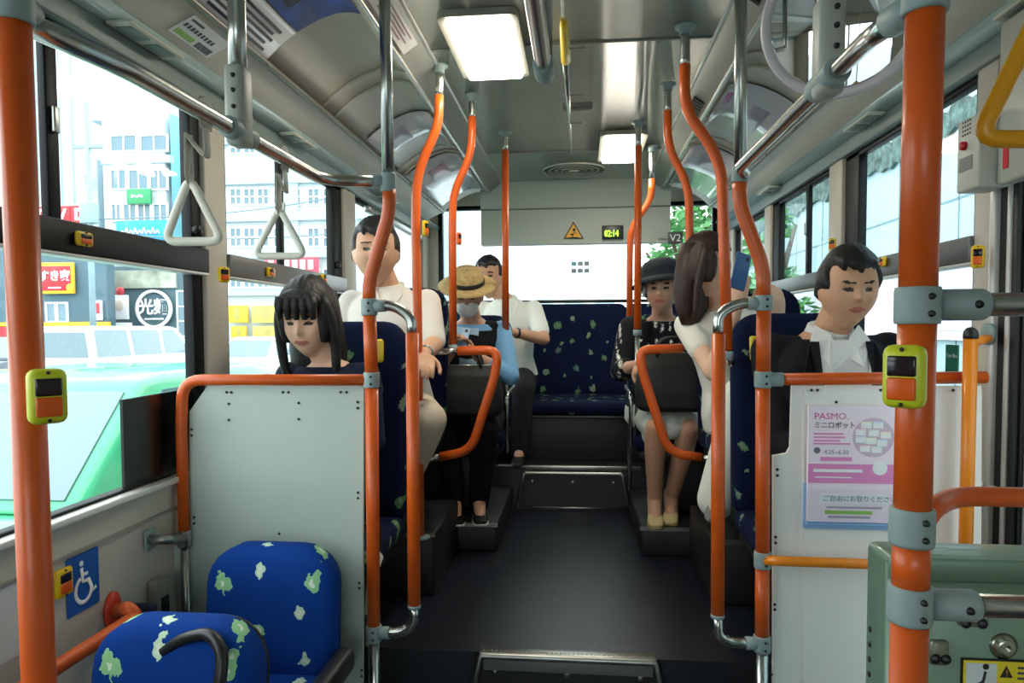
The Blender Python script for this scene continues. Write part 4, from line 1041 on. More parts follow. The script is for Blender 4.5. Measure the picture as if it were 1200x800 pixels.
# ------------------------------------------------------------------ green cabinet
CAB = mat('cabinet_green', (112,140,120), .32, .25, noise=.05, nscale=12, coat=.3)
CABD = mat('cabinet_door_green', (110,138,118), .36, .15)
t = thing('cabinet', (.81,.99,0), 'grey-green metal cabinet behind the orange pole and crossbars', 'cabinet')
xc_ = at(1045,654,Y=.95).x; zc_ = at(1045,654,Y=.95).z; yb_ = at(1014,637,X=xc_).y
body = MB().box((xc_,.95,0),(1.15,yb_,zc_), .012, seg=3).build('body', CAB, t)
MB().box((xc_-.003,.946,zc_-.03),(1.152,.958,zc_+.002), .004).build('top_lip', CABD, t)
MB().tube([(xc_+.01,.958,0),(xc_+.01,.958,zc_-.008)], .013, 12).build('corner_roll', CABD, t)
rv = MB()
for k in range(22): rv.lathe([(0,.0025),(.0035,.002),(.0045,0)], (xc_,yb_-.022,.45+.022*k), (-1,0,0), 8)
rv.build('rivet', SCREW, t)
dz1 = at(1100,718,Y=.944).z; dx0 = at(1087,760,Y=.944).x
dr_ = MB().box((dx0,.940,.25),(1.12,.952,dz1), .004).build('door', CABD, t)
MB().box((dx0-.005,.947,.245),(1.125,.951,dz1+.006)).build('door_gap', SCREW, t)
def hinge(cx, cz, w, h, nm='hinge_plate'):
    o = MB().box((cx-w/2,.932,cz-h/2),(cx+w/2,.942,cz+h/2), .006).build(nm, mat('worn_steel', (126,132,116), .4, .6), dr_)
    s = MB()
    for q in (-1,1): s.lathe([(0,.004),(.005,.003),(.007,0)], (cx+q*w*.27,.932,cz-h*.2), (0,-1,0), 10)
    s.build('hinge_screw', SCREW, dr_)
p = at(1138,724,Y=.94); hinge(p.x, p.z, .038, .021); p = at(1099,763,Y=.94); hinge(p.x, p.z, .024, .034)
p = at(1176,757,Y=.94); MB().lathe([(0,.004),(.004,.008),(.012,.007),(.014,.002),(.018,0)], V((p.x,.94,p.z)), (0,-1,0), 20).build('lock_knob', mat('lock_steel', (170,176,160), .25, .9), dr_)
c0 = at(1126,770,Y=.939); 
t = thing('warning_sticker', (c0.x+.1,.939,c0.z-.05), 'yellow warning sticker with a seated figure on the cabinet door', 'sticker')
W_, H_ = .22, .12
MB().box((c0.x,.9385,c0.z-H_),(c0.x+W_,.9398,c0.z)).build('black_border', BLACK, t)
MB().box((c0.x+.003,.9378,c0.z-H_+.003),(c0.x+W_-.003,.9388,c0.z-.003)).build('yellow_face', mat('sticker_yellow', (226,208,40), .45), t)
MB().box((c0.x+.006,.9368,c0.z-.075),(c0.x+.044,.938,c0.z-.006)).build('white_panel', mat('sticker_pale', (210,222,224), .45), t)
q = V((c0.x+.026,.9364,c0.z-.010)); g = MB(); g.sphere(q+V((.004,0,0)), (.0042,.0008,.0042), 10, 6)
g.tube([q+V((.003,0,-.006)), q+V((.0,0,-.022)), q+V((-.012,0,-.024)), q+V((-.016,0,-.046))], .0042, 8, .006, True, 0, .2)
g.tube([q+V((.004,0,-.026)), q+V((.016,0,-.027))], .0015, 6, 0, True, 0, .4); g.build('pictogram', BLACK, t)
q = V((c0.x+.056,.9372,c0.z-.016))
MB().prism([q+V((-.008,0,-.008)), q+V((.008,0,-.008)), q+V((0,0,.008))], (0,.001,0)).build('warning_triangle', BLACK, t)
text('!', .013, q+V((0,-.0004,-.002)), X, Z, mat('warn_red', (220,150,60), .5), t, align='CENTER')
g = MB()
for k in range(3): g.box((c0.x+.070,.9372,c0.z-.012-.007*k),(c0.x+.12,.938,c0.z-.009-.007*k))
g.build('caption_line', INK, t)
# ------------------------------------------------------------------ people
def skin(name, c): return mat(name, c, .55, noise=.04, nscale=20)
SKIN1 = skin('skin_fair', (226,182,154)); SKIN2 = skin('skin_tan', (206,158,126)); SKIN3 = skin('skin_aged', (198,150,122))
EYE = mat('eye_dark', (40,30,28), .3); LIP = mat('lip', (186,110,100), .5); BROW = mat('brow', (40,32,28), .7)
def cloth(name, c, rough=.85, **k): return mat(name, c, rough, spec=.2, bump=.25, bscale=160, **k)
def smooth(a, b, x): 
    t = max(0, min(1, (x-a)/(b-a))); return t*t*(3-2*t)
HW, HD, HH = .079, .095, .118
def head_geo(mb, fem=False):
    def fn(q):
        x, y, z = q.x, q.y, q.z
        jaw = smooth(.1, -1.0, z)
        sx = HW*(1-.36*jaw*jaw-.05*jaw); sy = HD*(1-.14*jaw)
        px_, py_, pz_ = x*sx, y*sy, z*HH
        front = smooth(-.15, -.95, y)
        py_ += -.010*jaw*front                      # chin forward
        if y < 0: py_ *= 1-.06*(1-abs(x))            # flatten the face
        g = lambda cx, cz, wx, wz: math.exp(-((x-cx)/wx)**2-((z-cz)/wz)**2)*front
        py_ -= .020*g(0,-.16,.13,.10) + .010*g(0,.02,.10,.20)      # nose tip and bridge
        py_ += .011*(g(.36,.06,.20,.11)+g(-.36,.06,.20,.11))       # eye sockets
        py_ -= .005*(g(.36,.24,.30,.07)+g(-.36,.24,.30,.07))       # brows
        py_ -= .006*g(0,-.44,.24,.09); py_ += .004*g(0,-.56,.26,.05); py_ -= .006*g(0,-.76,.22,.14)
        py_ -= .004*(g(.5,-.22,.22,.2)+g(-.5,-.22,.22,.2))
        return V((px_, py_, pz_))
    mb.sphere((0,0,0), 1, 48, 36, fn=fn)
    for s in (-1,1):
        mb.sphere((s*.076,.012,-.004), (.009,.020,.031), 12, 10)
        mb.sphere((s*.080,.014,.008), (.008,.014,.018), 10, 8)
def limb(mb, pts, rs):
    pts = [V(p) for p in pts]
    for i in range(len(pts)-1):
        n = 6; mb.tube([pts[i].lerp(pts[i+1], k/n) for k in range(n+1)], [rs[i]+(rs[i+1]-rs[i])*k/n for k in range(n+1)], 16)
    for p, r in zip(pts, rs): mb.sphere(p, r, 16, 10)
def hand_geo(mb, wrist, d, pn, curl=.5, thumb=1, sc=1.0):
    """palm from the wrist along d; pn = palm normal (fingers curl towards it); thumb = side sign"""
    d = V(d).normalized(); pn = (V(pn)-d*V(pn).dot(d)).normalized(); sd = d.cross(pn)*thumb; w = V(wrist)
    mb.loft([(w, .021*sc, .016*sc, sd, pn), (w+d*.03*sc, .034*sc, .015*sc, sd, pn), (w+d*.062*sc, .040*sc, .014*sc, sd, pn), (w+d*.088*sc, .039*sc, .011*sc, sd, pn)], 14)
    for k, (off, L) in enumerate(((.029,.070),(.010,.079),(-.009,.073),(-.027,.056))):
        p = w+d*.084*sc+sd*off*sc; a = curl*.5; pts = [p]; 
        dd = d + sd*off*1.2
        for j, f in enumerate((.45,.32,.23)):
            dv = dd.normalized()*math.cos(a)+pn*math.sin(a); p = p+dv*L*f*sc; pts.append(p); a += curl*.75
        limb(mb, pts, [.0092*sc,.0086*sc,.008*sc,.0070*sc])
    p = w+d*.022*sc+sd*.028*sc
    p1 = p+(sd*.75+d*.6+pn*.35).normalized()*.035*sc; p2 = p1+(sd*.3+d*.85+pn*.5).normalized()*.030*sc; p3 = p2+(d*.9+pn*.5*curl).normalized()*.024*sc
    limb(mb, [p,p1,p2,p3], [.013*sc,.0105*sc,.0095*sc,.008*sc])
TORSO = [(-.10,.150,.105,.02),(-.06,.182,.130,.01),(.02,.180,.128,0),(.13,.150,.108,0),(.24,.158,.110,-.005),(.34,.176,.116,-.005),(.40,.178,.108,0),(.445,.150,.090,.008),(.475,.100,.072,.012),(.505,.062,.060,.012)]
class Person:
    def __init__(s, label, hip, k=1.0, yaw=0, lean=0, roll=0, head_yaw=0, head_pitch=0, head_tilt=0, head_dx=(0,0,0), wk=1.0, head=None, arms=None, legs=None, hands=None, skin_m=None, shoes=None):
        s.k = k; s.hip = V(hip); s.lab = label
        if head:
            pt_, pc_ = at(head[0],head[1],Y=head[3]), at(head[0],head[2],Y=head[3]); s.kh = (pt_.z-pc_.z)/(HH*2.10)
            s.hip.z = pc_.z-.005-.530*k
        s.R = Matrix.Rotation(yaw, 3, 'Z') @ Matrix.Rotation(lean, 3, 'X') @ Matrix.Rotation(roll, 3, 'Y')   # positive lean: towards -Y
        s.wk = wk
        s.head_c = V((pc_.x, pc_.y, pc_.z+HH*s.kh))+V(head_dx)
        s.HR = Matrix.Rotation(yaw+head_yaw, 3, 'Z') @ Matrix.Rotation(head_pitch, 3, 'X') @ Matrix.Rotation(head_tilt, 3, 'Y')
        s.sh = {q: s.T((q*.172*wk,.006,.435)) for q in (-1,1)}
        s.arms = arms or {}; s.legs = legs or {}; s.hands = hands or {}
        b = MB(); s.torso(b, 0)
        nb = s.T((0,.012,.47)); limb(b, [nb, nb.lerp(s.head_c, .5), s.head_c+s.HR@V((0,.02,-.05))*k], [.062*k,.055*k,.056*k])
        h = MB(); head_geo(h); h.v = [s.HR@(q*s.kh)+s.head_c for q in h.v]; b.merge(h)
        for q, (el, wr) in s.arms.items():
            limb(b, [s.sh[q], V(el), V(wr)], [.052*k,.041*k,.027*k])
            m_ = V(el).lerp(V(wr), .3); limb(b, [V(el), m_, V(wr)], [.039*k,.041*k,.026*k])
            if q in s.hands:
                d, pn, cu = s.hands[q]; hand_geo(b, V(wr)+V(d).normalized()*.01, d, pn, cu, 1 if q > 0 else -1, k*1.02)
        for q, (kn, an, toe) in s.legs.items():
            hp = s.T((q*.09,0,-.02)); kn, an, toe = V(kn), V(an), V(toe)
            limb(b, [hp, hp.lerp(kn,.5), kn, kn.lerp(an,.3), an], [.088*k,.076*k,.056*k,.055*k,.036*k])
            limb(b, [an, toe], [.038*k,.028*k])
        out = remesh(b, .0058, 3, .5)
        # colour the features
        iv = s.HR.inverted(); k_ = s.kh
        for i, f in enumerate(out.f):
            c = V(); 
            for j in f: c += out.v[j]
            c /= len(f); L = iv@((c-s.head_c))/k_
            if abs(L.x) < .08 and L.y < -.05 and abs(L.z) < .12:
                ax = abs(L.x)
                if ((ax-.028)/.013)**2+((L.z-.006)/.0065)**2 < 1: out.mi[i] = 1
                elif ((ax-.029)/.019)**2+((L.z-.027)/.0034)**2 < 1: out.mi[i] = 3
                elif (L.x/.023)**2+((L.z+.052)/.008)**2 < 1: out.mi[i] = 2
        s.o = out.build('person', [skin_m or SKIN1, EYE, LIP, BROW], fixn=False)
        # put the origin at the seat so that clothing can be parented
        base = s.hip.copy()
        for v in s.o.data.vertices: v.co -= base
        s.o.location = base
        tag(s.o, label, 'person')
    def T(s, p):
        p = V(p); p.z *= 1.06 if p.z > 0 else 1
        return s.hip + s.R@(p*s.k)
    def torso(s, mb, off, z0=-9, z1=9):
        rings = []
        for z, rx, ry, yo in TORSO:
            if z0-1e-6 <= z <= z1+1e-6:
                rings.append((s.T((0,yo,z)), (rx*s.wk+off)*s.k, (ry+off)*s.k, s.R@V((1,0,0)), s.R@V((0,1,0))))
        mb.loft(rings, 28, 0, 2.3)
    def cloth(s, name, mb, mt, vox=.007, it=5):
        o = remesh(mb, vox, it, .5); return o.build(name, mt, s.o, fixn=False)
    def shirt(s, mt, sleeve=1.0, off=.014, z0=-.10, collar=True, name='shirt', rr=0, ztop=.475):
        b = MB(); s.torso(b, off, z0, ztop)
        for q in (-1,1):
            if q in s.arms:
                el, wr = map(V, s.arms[q])
            else: el = s.T((q*.23,-.03,.16)); wr = s.T((q*.2,-.25,.05))
            k = s.k; sh = s.sh[q]
            limb(b, [s.T((q*.10,.008,.43)), sh], [.060*k,.058*k])
            if sleeve <= 1.0: limb(b, [sh, sh.lerp(el, sleeve)], [.060*k+rr, (.060-.010*sleeve)*k+rr])
            else: limb(b, [sh, el, el.lerp(wr, sleeve-1)], [.060*k+rr, .051*k+rr, (.051-.013*(sleeve-1))*k+rr])
        return s.cloth(name, b, mt)
    def trousers(s, mt, name='trousers', off=.016, end=1.08, flare=0):
        b = MB(); s.torso(b, off+.003, -.10, .02)
        for q, (kn, an, toe) in s.legs.items():
            hp = s.T((q*.09,0,-.02)); kn, an = V(kn), V(an); k = s.k
            e = kn.lerp(an, end)
            limb(b, [hp, hp.lerp(kn,.5), kn, kn.lerp(e,.3), e], [.100*k,(.080+off)*k,(.058+off)*k,(.056+off)*k,(.040+off+flare)*k])
        return s.cloth(name, b, mt, .008)
    def shoe(s, mt, sole=None, high=.0):
        for q, (kn, an, toe) in s.legs.items():
            an, toe = V(an), V(toe); k = s.k; d = (toe-an); d.z = 0; d.normalize(); sd = V((-d.y,d.x,0))
            gz = toe.z-.028*k
            h = MB(); c = V((an.x,an.y,gz))
            rg = []
            for f, w, z in ((-.055,.022,.05),(-.045,.032,.058),(.0,.036,.062),(.05,.037,.055),(.11,.042,.040),(.16,.040,.030),(.19,.026,.022)):
                rg.append((c+d*f*k+V((0,0,z*k/2+.004)), w*k, z*k/2, sd, V((0,0,1))))
            h.loft(rg, 18, 0, 2.4); limb(h, [V((an.x,an.y,gz+.04)), V((an.x,an.y,gz+.085+high))], [.036*k,.040*k])
            o = s.cloth('shoe', h, mt, .006, 3)
            if sole:
                so = MB(); so.loft([(c+d*f*k+V((0,0,0)), w*k*1.05, .010, sd, V((0,0,1))) for f, w in ((-.056,.022),(-.045,.033),(.0,.037),(.05,.038),(.11,.043),(.16,.041),(.192,.026))], 16, 0, 3)
                so.v = [V((q_.x,q_.y,max(gz-.001,q_.z))) for q_ in so.v]; so.build('sole', sole, o)
    def H(s, p): return s.HR@(V(p)*s.kh)+s.head_c
    def hair_cap(s, mt, hairline=.42, side=.35, fmask=.72, bottom=-.45, thick=1.10, name='hair', extra=None):
        h = MB()
        def fn(q):
            f = smooth(-.15,-.45,q.y)*smooth(hairline+.05,hairline-.05,q.z+.05*math.sin(11*q.x+1.3)+.035*math.sin(23*q.x)-.22*q.x*q.x)*smooth(fmask+.12,fmask-.05,abs(q.x))
            f = max(f, smooth(.12,-.10,q.y)*smooth(side-.0,side-.5,q.z)*0.9 if side < .9 else 0)
            f = max(f, smooth(bottom+.12,bottom-.12,q.z))
            r = thick+ .05*max(0,q.z) + .018*math.sin(9*q.x+5*q.y)*math.sin(7*q.z) + .008*math.sin(31*q.x+9*q.z)
            r = r*(1-f)+.80*f
            return V((q.x*HW*r*1.03, q.y*HD*r*1.02, q.z*HH*r))
        h.sphere((0,0,.002), 1, 56, 40, fn=fn)
        if extra: extra(h)
        h.v = [s.HR@(q*s.kh)+s.head_c for q in h.v]
        return h.build(name, mt, s.o)
HAIRK = mat('black_hair', (20,18,18), .55, bump=.6, bscale=90, noise=.3, nscale=40); HAIRB = mat('brown_hair', (50,30,22), .55, bump=.6, bscale=90, noise=.35, nscale=40); HAIRG = mat('grey_hair', (110,106,102), .5, noise=.3, nscale=40)

# 1. black haired woman in the first seat -------------------------------------
p = Person('black haired woman in a navy top seated behind the grey-green screen', (-.87,2.40,.79), .90, lean=.03, head_pitch=.22, head=(364,325,420,2.33), wk=.92,
    arms={-1: ((-1.06,2.30,.95),(-.96,2.14,.86)), 1: ((-.68,2.30,.95),(-.78,2.14,.86))}, hands={-1: ((.5,-.8,-.2),(.1,0,-1),.5), 1: ((-.5,-.8,-.2),(-.1,0,-1),.5)},
    legs={-1: ((-.96,2.07,.76),(-.95,2.22,.34),(-.95,2.14,.27)), 1: ((-.77,2.07,.76),(-.78,2.22,.34),(-.78,2.14,.27))}, skin_m=SKIN1)
def ext(h):
    h.loft([((0,.035,.08),.078,.062),((0,.040,-.02),.086,.062),((0,.042,-.10),.092,.058),((0,.035,-.17),.090,.048),((0,.03,-.20),.080,.036)], 24)
    for q in (-1,1):
        h.tube([(q*.055,-.035,.075),(q*.078,-.040,.02),(q*.086,-.032,-.06),(q*.082,-.034,-.14),(q*.074,-.030,-.19)], [.020,.022,.026,.026,.012], 14, .03)
    h.sphere((0,-.062,.072), (.066,.034,.038), 24, 14)
    for i in range(5): h.tube([((i-2)*.022,-.085,.085),((i-2)*.025,-.097,.05),((i-2)*.025,-.096,.022)], [.018,.015,.008], 10, .02)
p.hair_cap(HAIRK, .50, .95, .62, -.55, 1.13, extra=ext)
p.shirt(cloth('navy_knit', (22,30,52)), 1.75); p.trousers(cloth('dark_trousers', (28,28,32))); p.shoe(BLKP)

# 2. man in white shirt and beige trousers -------------------------------------
wL = at(497,415,Y=2.70); eL = V((-.60,2.96,1.28))
p = Person('man in a white shirt and beige trousers seated beside the second window', (-.83,3.06,1.03), 1.0, head_yaw=.25, head=(441,254,335,2.98), wk=1.02,
    arms={1: (eL, wL), -1: ((-1.08,2.95,1.24),(-1.0,2.76,1.12))}, hands={1: ((.25,-.85,-.25),(-.2,0,-1),.6), -1: ((.2,-.9,-.1),(0,0,-1),.5)},
    legs={1: (at(503,492,Y=2.62),(-.73,2.84,.64),(-.73,2.74,.545)), -1: ((-.98,2.66,1.02),(-.96,2.84,.62),(-.96,2.76,.545))}, skin_m=SKIN2)
p.hair_cap(HAIRK, .48, .30, .80, -.30, 1.09)
sh = p.shirt(cloth('white_shirt', (226,220,212)), .92, .018, rr=.004, ztop=.505)
p.trousers(cloth('beige_trousers', (206,188,168)), off=.013); p.shoe(cloth('brown_leather', (70,54,44), .5), None, .05)
c = MB().lathe([(.062,.030),(.070,.028),(.082,-.012),(.076,-.016)], p.T((0,.002,.492)), p.R@V((0,-.28,1)), 28)
for q in (-1,1): c.prism([p.T((q*.004,-.104,.425)), p.T((q*.045,-.120,.395)), p.T((q*.085,-.075,.465)), p.T((q*.066,-.050,.512)), p.T((q*.030,-.080,.482))], p.R@V((0,-.012,.004)))
c.build('collar', MATS['white_shirt'], sh)
w = MB().lathe([(.031,-.008),(.034,-.006),(.034,.006),(.031,.008)], wL.lerp(eL,.12), (wL-eL), 18); w.build('wristwatch', STEEL, p.o)

# 3. passenger in straw hat ------------------------------------------------------
ph = at(540,398,Y=3.42)
p = Person('passenger in a straw hat and face mask looking down at a phone', (-.545,3.70,.89), .94, lean=.10, head_pitch=.34, head_yaw=.12, head=(548,316,372,3.58), wk=1.0,
    arms={-1: ((-.72,3.50,1.12),ph+V((-.062,.035,-.075))), 1: ((-.315,3.46,1.10),ph+V((.075,.035,-.085)))}, hands={-1: ((.35,-.35,.8),(.5,-.6,.2),.75), 1: ((-.45,-.35,.8),(-.6,-.5,.2),.75)},
    legs={-1: ((-.62,3.28,.86),(-.60,3.40,.48),(-.57,3.30,.412)), 1: ((-.42,3.28,.86),(-.475,3.42,.48),(-.455,3.32,.412))}, skin_m=SKIN3)
p.hair_cap(HAIRK, .45, .3, .8, -.4, 1.06)
p.trousers(cloth('black_trousers', (22,22,24))); p.shoe(cloth('black_sneaker', (26,26,28), .5), mat('white_sole', (206,204,198), .5), .065)
p.shirt(cloth('pale_blue_shirt', (120,172,214)), 1.5)
vb = MB(); p.torso(vb, .030, -.06, .445)
for q in (-1,1): limb(vb, [p.T((q*.10,.008,.43)), p.T((q*.165,.006,.425))], [.066*p.k,.066*p.k])
vo = p.cloth('vest', vb, cloth('black_vest', (22,24,26)))
# parting of the vest
sb = MB().prism([p.T((-.036,-.150,.05)), p.T((.036,-.150,.05)), p.T((.05,-.140,.30)), p.T((.06,-.105,.46)), p.T((-.06,-.105,.46)), p.T((-.05,-.140,.30))], p.R@V((0,-.008,0))); sb.build('shirt_front', mat('pale_shirt_front', (170,200,226), .8), p.o)
hm = MB(); hp = lambda q: p.HR@(V(q)*p.kh)+p.head_c
brim = [(0.0,.0)]
t_ = MB().lathe([(.001,.075),(.060,.078),(.078,.062),(.086,.030),(.090,.0),(.115,-.006),(.150,-.012),(.152,-.008),(.116,-.001),(.094,.004)], (0,0,0), (0,0,1), 40)
t_.v = [V((q.x, q.y*1.15, q.z)) for q in t_.v]
STRAW = mat('straw', (196,166,110), .75, noise=.25, nscale=60, bump=.5, bscale=200)
t_.v = [p.HR@((Matrix.Rotation(.10,3,'X')@q+V((0,.008,.058)))*p.kh)+p.head_c for q in t_.v]
ho = t_.build('straw_hat', STRAW, p.o)
t_ = MB().lathe([(.0915,.002),(.0925,.004),(.0905,.024),(.0885,.026)], (0,0,0), (0,0,1), 40); t_.v = [V((q.x, q.y*1.15, q.z)) for q in t_.v]
t_.v = [p.HR@((Matrix.Rotation(.10,3,'X')@q+V((0,.008,.058)))*p.kh)+p.head_c for q in t_.v]; t_.build('hat_band', BLACK, ho)
mk_ = MB()
mk_.sphere((0,-.058,-.052), (.058,.052,.050), 24, 16); mk_.v = [p.HR@(q*p.kh)+p.head_c for q in mk_.v]; mk_.build('face_mask', cloth('white_mask', (228,230,230)), p.o)
def phone(label, c, R, case):
    t = thing('phone', c, label, 'phone')
    M = R.to_4x4(); M.translation = c
    MB().box((-.036,-.004,-.072),(.036,.004,.072), .0035, seg=3).tf(M).build('case', case, t)
    MB().box((-.033,.0036,-.066),(.033,.0048,.066), .0015).tf(M).build('screen', mat('phone_screen', (60,90,120), .1), t)
    MB().box((.012,-.0055,.045),(.026,-.0035,.060), .002).tf(M).build('camera_bump', BLKP, t)
phone('pale blue phone held by the passenger in the straw hat', ph, Matrix.Rotation(.15,3,'Y')@Matrix.Rotation(-.5,3,'X'), mat('pale_blue_case', (170,206,236), .35))
# black bag on the lap
def bag(label, c, sx, sy, sz, mt, strap=None):
    t = thing('handbag', c-V((0,0,sz)), label, 'bag')
    b = MB().loft([(c+V((0,0,-sz)), sx*.86, sy*.8), (c+V((0,0,-sz*.85)), sx*.98, sy), (c+V((0,0,-sz*.2)), sx, sy*1.05), (c+V((0,0,sz*.6)), sx*.9, sy*.85), (c+V((0,0,sz*.95)), sx*.78, sy*.45), (c+V((0,0,sz)), sx*.7, sy*.25)], 28, 0, 3.4)
    remesh(b, .008, 4).build('bag_body', mt, t, fixn=False)
    for q in (-1,1):
        MB().tube([c+V((-sx*.5,q*sy*.45,sz*.7)), c+V((-sx*.42,q*sy*.4,sz*1.5)), c+V((sx*.42,q*sy*.4,sz*1.5)), c+V((sx*.5,q*sy*.45,sz*.7))], .009, 10, .06).build('bag_handle', mt, t)
    MB().tube([c+V((-sx*.7,-sy*.25,sz*.97)), c+V((sx*.7,-sy*.25,sz*.97))], .005, 8).build('zip', STEEL, t)
    return t
BAGM = mat('black_bag_fabric', (11,11,12), .6, bump=.3, bscale=120)
bag('black bag on the lap of the straw hat passenger', V((-.53,3.27,1.045)), .20, .08, .125, BAGM)

# 4. man on the rear bench -----------------------------------------------------------
p = Person('man in a white polo shirt sitting on the rear bench', (-.46,4.74,.99), 1.0, lean=.12, head_yaw=-.1, head=(573,299,350,4.66), wk=1.05,
    arms={1: ((-.20,4.52,1.27),(-.40,4.36,1.32)), -1: ((-.70,4.56,1.25),(-.52,4.34,1.18))}, hands={1: ((-1,-.15,-.1),(0,.3,-1),.5), -1: ((.7,-.6,-.1),(0,.2,-1),.5)},
    legs={-1: ((-.60,4.28,.95),(-.60,4.24,.60),(-.60,4.17,.532)), 1: ((-.32,4.28,.95),(-.34,4.24,.60),(-.34,4.17,.532))}, skin_m=SKIN3)
p.hair_cap(HAIRK, .50, .30, .8, -.30, 1.08)
sh = p.shirt(cloth('white_polo', (222,226,218)), .72, .018, rr=.006, ztop=.505); p.trousers(cloth('dark_grey_trousers', (34,34,38))); p.shoe(BLKP, None, .065)
c = MB().lathe([(.062,.030),(.070,.028),(.082,-.012),(.076,-.016)], p.T((0,.002,.492)), p.R@V((0,-.28,1)), 28)
for q in (-1,1): c.prism([p.T((q*.004,-.104,.425)), p.T((q*.045,-.120,.395)), p.T((q*.085,-.075,.465)), p.T((q*.066,-.050,.512)), p.T((q*.030,-.080,.482))], p.R@V((0,-.012,.004)))
c.build('collar', MATS['white_polo'], sh)
MB().lathe([(.032,-.008),(.035,-.006),(.035,.006),(.032,.008)], V((-.40,4.36,1.32)).lerp(V((-.20,4.52,1.27)),.18), V((-.2,-.16,.05)), 16).build('wristwatch', BLKP, p.o)

# 5. suited man -----------------------------------------------------------------------
p = Person('man in a black suit and white shirt seated behind the white screen', (.87,2.38,.80), 1.03, head_pitch=.12, head=(993,288,386,2.28), wk=1.06,
    arms={-1: ((.69,2.30,.98),(.80,2.12,.88)), 1: ((1.11,2.30,.98),(1.02,2.12,.88))}, hands={-1: ((.6,-.7,-.1),(.1,0,-1),.5), 1: ((-.6,-.7,-.1),(-.1,0,-1),.5)},
    legs={-1: ((.80,2.07,.80),(.82,2.22,.34),(.82,2.14,.27)), 1: ((.99,2.07,.80),(1.02,2.22,.34),(1.02,2.14,.27))}, skin_m=SKIN2)
p.hair_cap(HAIRK, .52, .28, .82, -.28, 1.11)
SUIT = cloth('black_suit', (24,25,30))
p.shirt(SUIT, 1.92, .022, rr=.006, name='jacket', ztop=.49); p.trousers(SUIT); p.shoe(BLKP)
WSH = cloth('white_dress_shirt', (226,228,226))
c = MB().prism([p.T((-.045,-.158,.14)), p.T((.045,-.158,.14)), p.T((.070,-.152,.36)), p.T((.074,-.095,.475)), p.T((-.074,-.095,.475)), p.T((-.070,-.152,.36))], p.R@V((0,-.012,0)))
fr = c.build('shirt_front', WSH, p.o)
c = MB().lathe([(.062,.030),(.070,.028),(.082,-.012),(.076,-.016)], p.T((0,.002,.492)), p.R@V((0,-.28,1)), 28)
for q in (-1,1): c.prism([p.T((q*.004,-.112,.425)), p.T((q*.050,-.140,.395)), p.T((q*.088,-.085,.47)), p.T((q*.066,-.052,.515)), p.T((q*.030,-.088,.485))], p.R@V((0,-.012,.004)))
c.build('collar', WSH, fr)
c = MB()
for q in (-1,1): c.prism([p.T((q*.042,-.164,.10)), p.T((q*.075,-.158,.16)), p.T((q*.125,-.142,.37)), p.T((q*.095,-.100,.47)), p.T((q*.070,-.105,.47)), p.T((q*.072,-.156,.36))], p.R@V((0,-.010,0)))
c.build('lapel', SUIT, p.o)

# 6. woman holding up a phone ------------------------------------------------------------
eR = at(836,436,Y=2.80); wR = at(862,366,Y=2.74); pc = at(868,318,Y=2.72)
p = Person('brown haired woman in a white top holding a phone up to her face', (.76,3.08,1.02), .92, lean=.05, roll=-.24, yaw=.12, head_yaw=.85, head_pitch=.05, head=(826,274,348,2.98), wk=1.03,
    arms={-1: (eR, wR), 1: ((.86,2.90,1.16),(.80,2.72,1.36))}, hands={-1: ((.15,-.05,1),(.2,.95,0),.45), 1: ((-.1,-.05,1),(-.3,.9,0),.5)},
    legs={-1: (at(868,462,Y=2.70),at(840,585,Y=2.73),at(838,600,Y=2.64)), 1: ((.80,2.68,1.02),(.74,2.80,.62),(.74,2.70,.545))}, skin_m=SKIN1)
p.legs[-1] = (p.legs[-1][0], p.legs[-1][1], p.legs[-1][2]+V((0,0,0)))
def ext(h):
    h.loft([((0,.035,.09),.084,.066),((0,.045,-.02),.096,.070),((0,.050,-.10),.102,.066),((0,.045,-.17),.094,.054),((0,.04,-.23),.07,.036)], 24)
    for q in (-1,1): h.tube([(q*.058,-.03,.08),(q*.082,-.030,.02),(q*.092,-.018,-.06),(q*.088,-.014,-.14),(q*.076,-.005,-.21)], [.022,.026,.030,.028,.012], 14, .03)
p.hair_cap(HAIRB, .46, .95, .60, -.55, 1.15, extra=ext)
p.shirt(cloth('white_top', (228,226,214)), .50, .018, rr=.003, name='top')
p.trousers(cloth('white_wide_trousers', (226,228,214)), off=.016, end=1.0, flare=.028); p.shoe(cloth('grey_shoe', (120,116,112)))
phone('dark blue phone held up by the brown haired woman', pc, Matrix.Rotation(.5,3,'Z')@Matrix.Rotation(.25,3,'Y'), mat('blue_case', (36,84,140), .35))

# 7. old woman in a dark hat ----------------------------------------------------------------
hR = at(744,428,Y=3.42)
p = Person('old woman in a dark hat and black floral blouse', (.48,3.74,.90), .95, lean=.02, head_yaw=-.20, head_pitch=.05, head=(775,306,369,3.64), wk=1.02,
    arms={-1: ((.255,3.62,1.12),hR), 1: ((.70,3.60,1.12),(.62,3.42,1.12))}, hands={-1: ((.45,-.5,-.35),(.2,.2,-1),.8), 1: ((-.7,-.5,-.1),(0,.2,-1),.7)},
    legs={-1: ((.40,3.32,.87),(.41,3.44,.48),(.405,3.35,.412)), 1: ((.56,3.34,.86),(.50,3.50,.48),(.485,3.41,.412))}, skin_m=SKIN3)
p.hair_cap(HAIRG, .35, .95, .70, -.35, 1.08)
FLOR = fabric_mat('floral_blouse', (26,28,32), ((150,140,146),(96,108,100),(170,160,150)), 26, .5, .38)
p.shirt(FLOR, 1.35, .018, rr=.012, name='blouse')
c = MB().lathe([(.066,-.012),(.074,-.004),(.068,.012),(.060,.010)], p.T((0,-.004,.478)), p.R@V((0,-.25,1)), 24); c.build('collar', cloth('cream_collar', (206,196,166)), p.o)
sk = MB(); p.torso(sk, .026, -.10, .02)
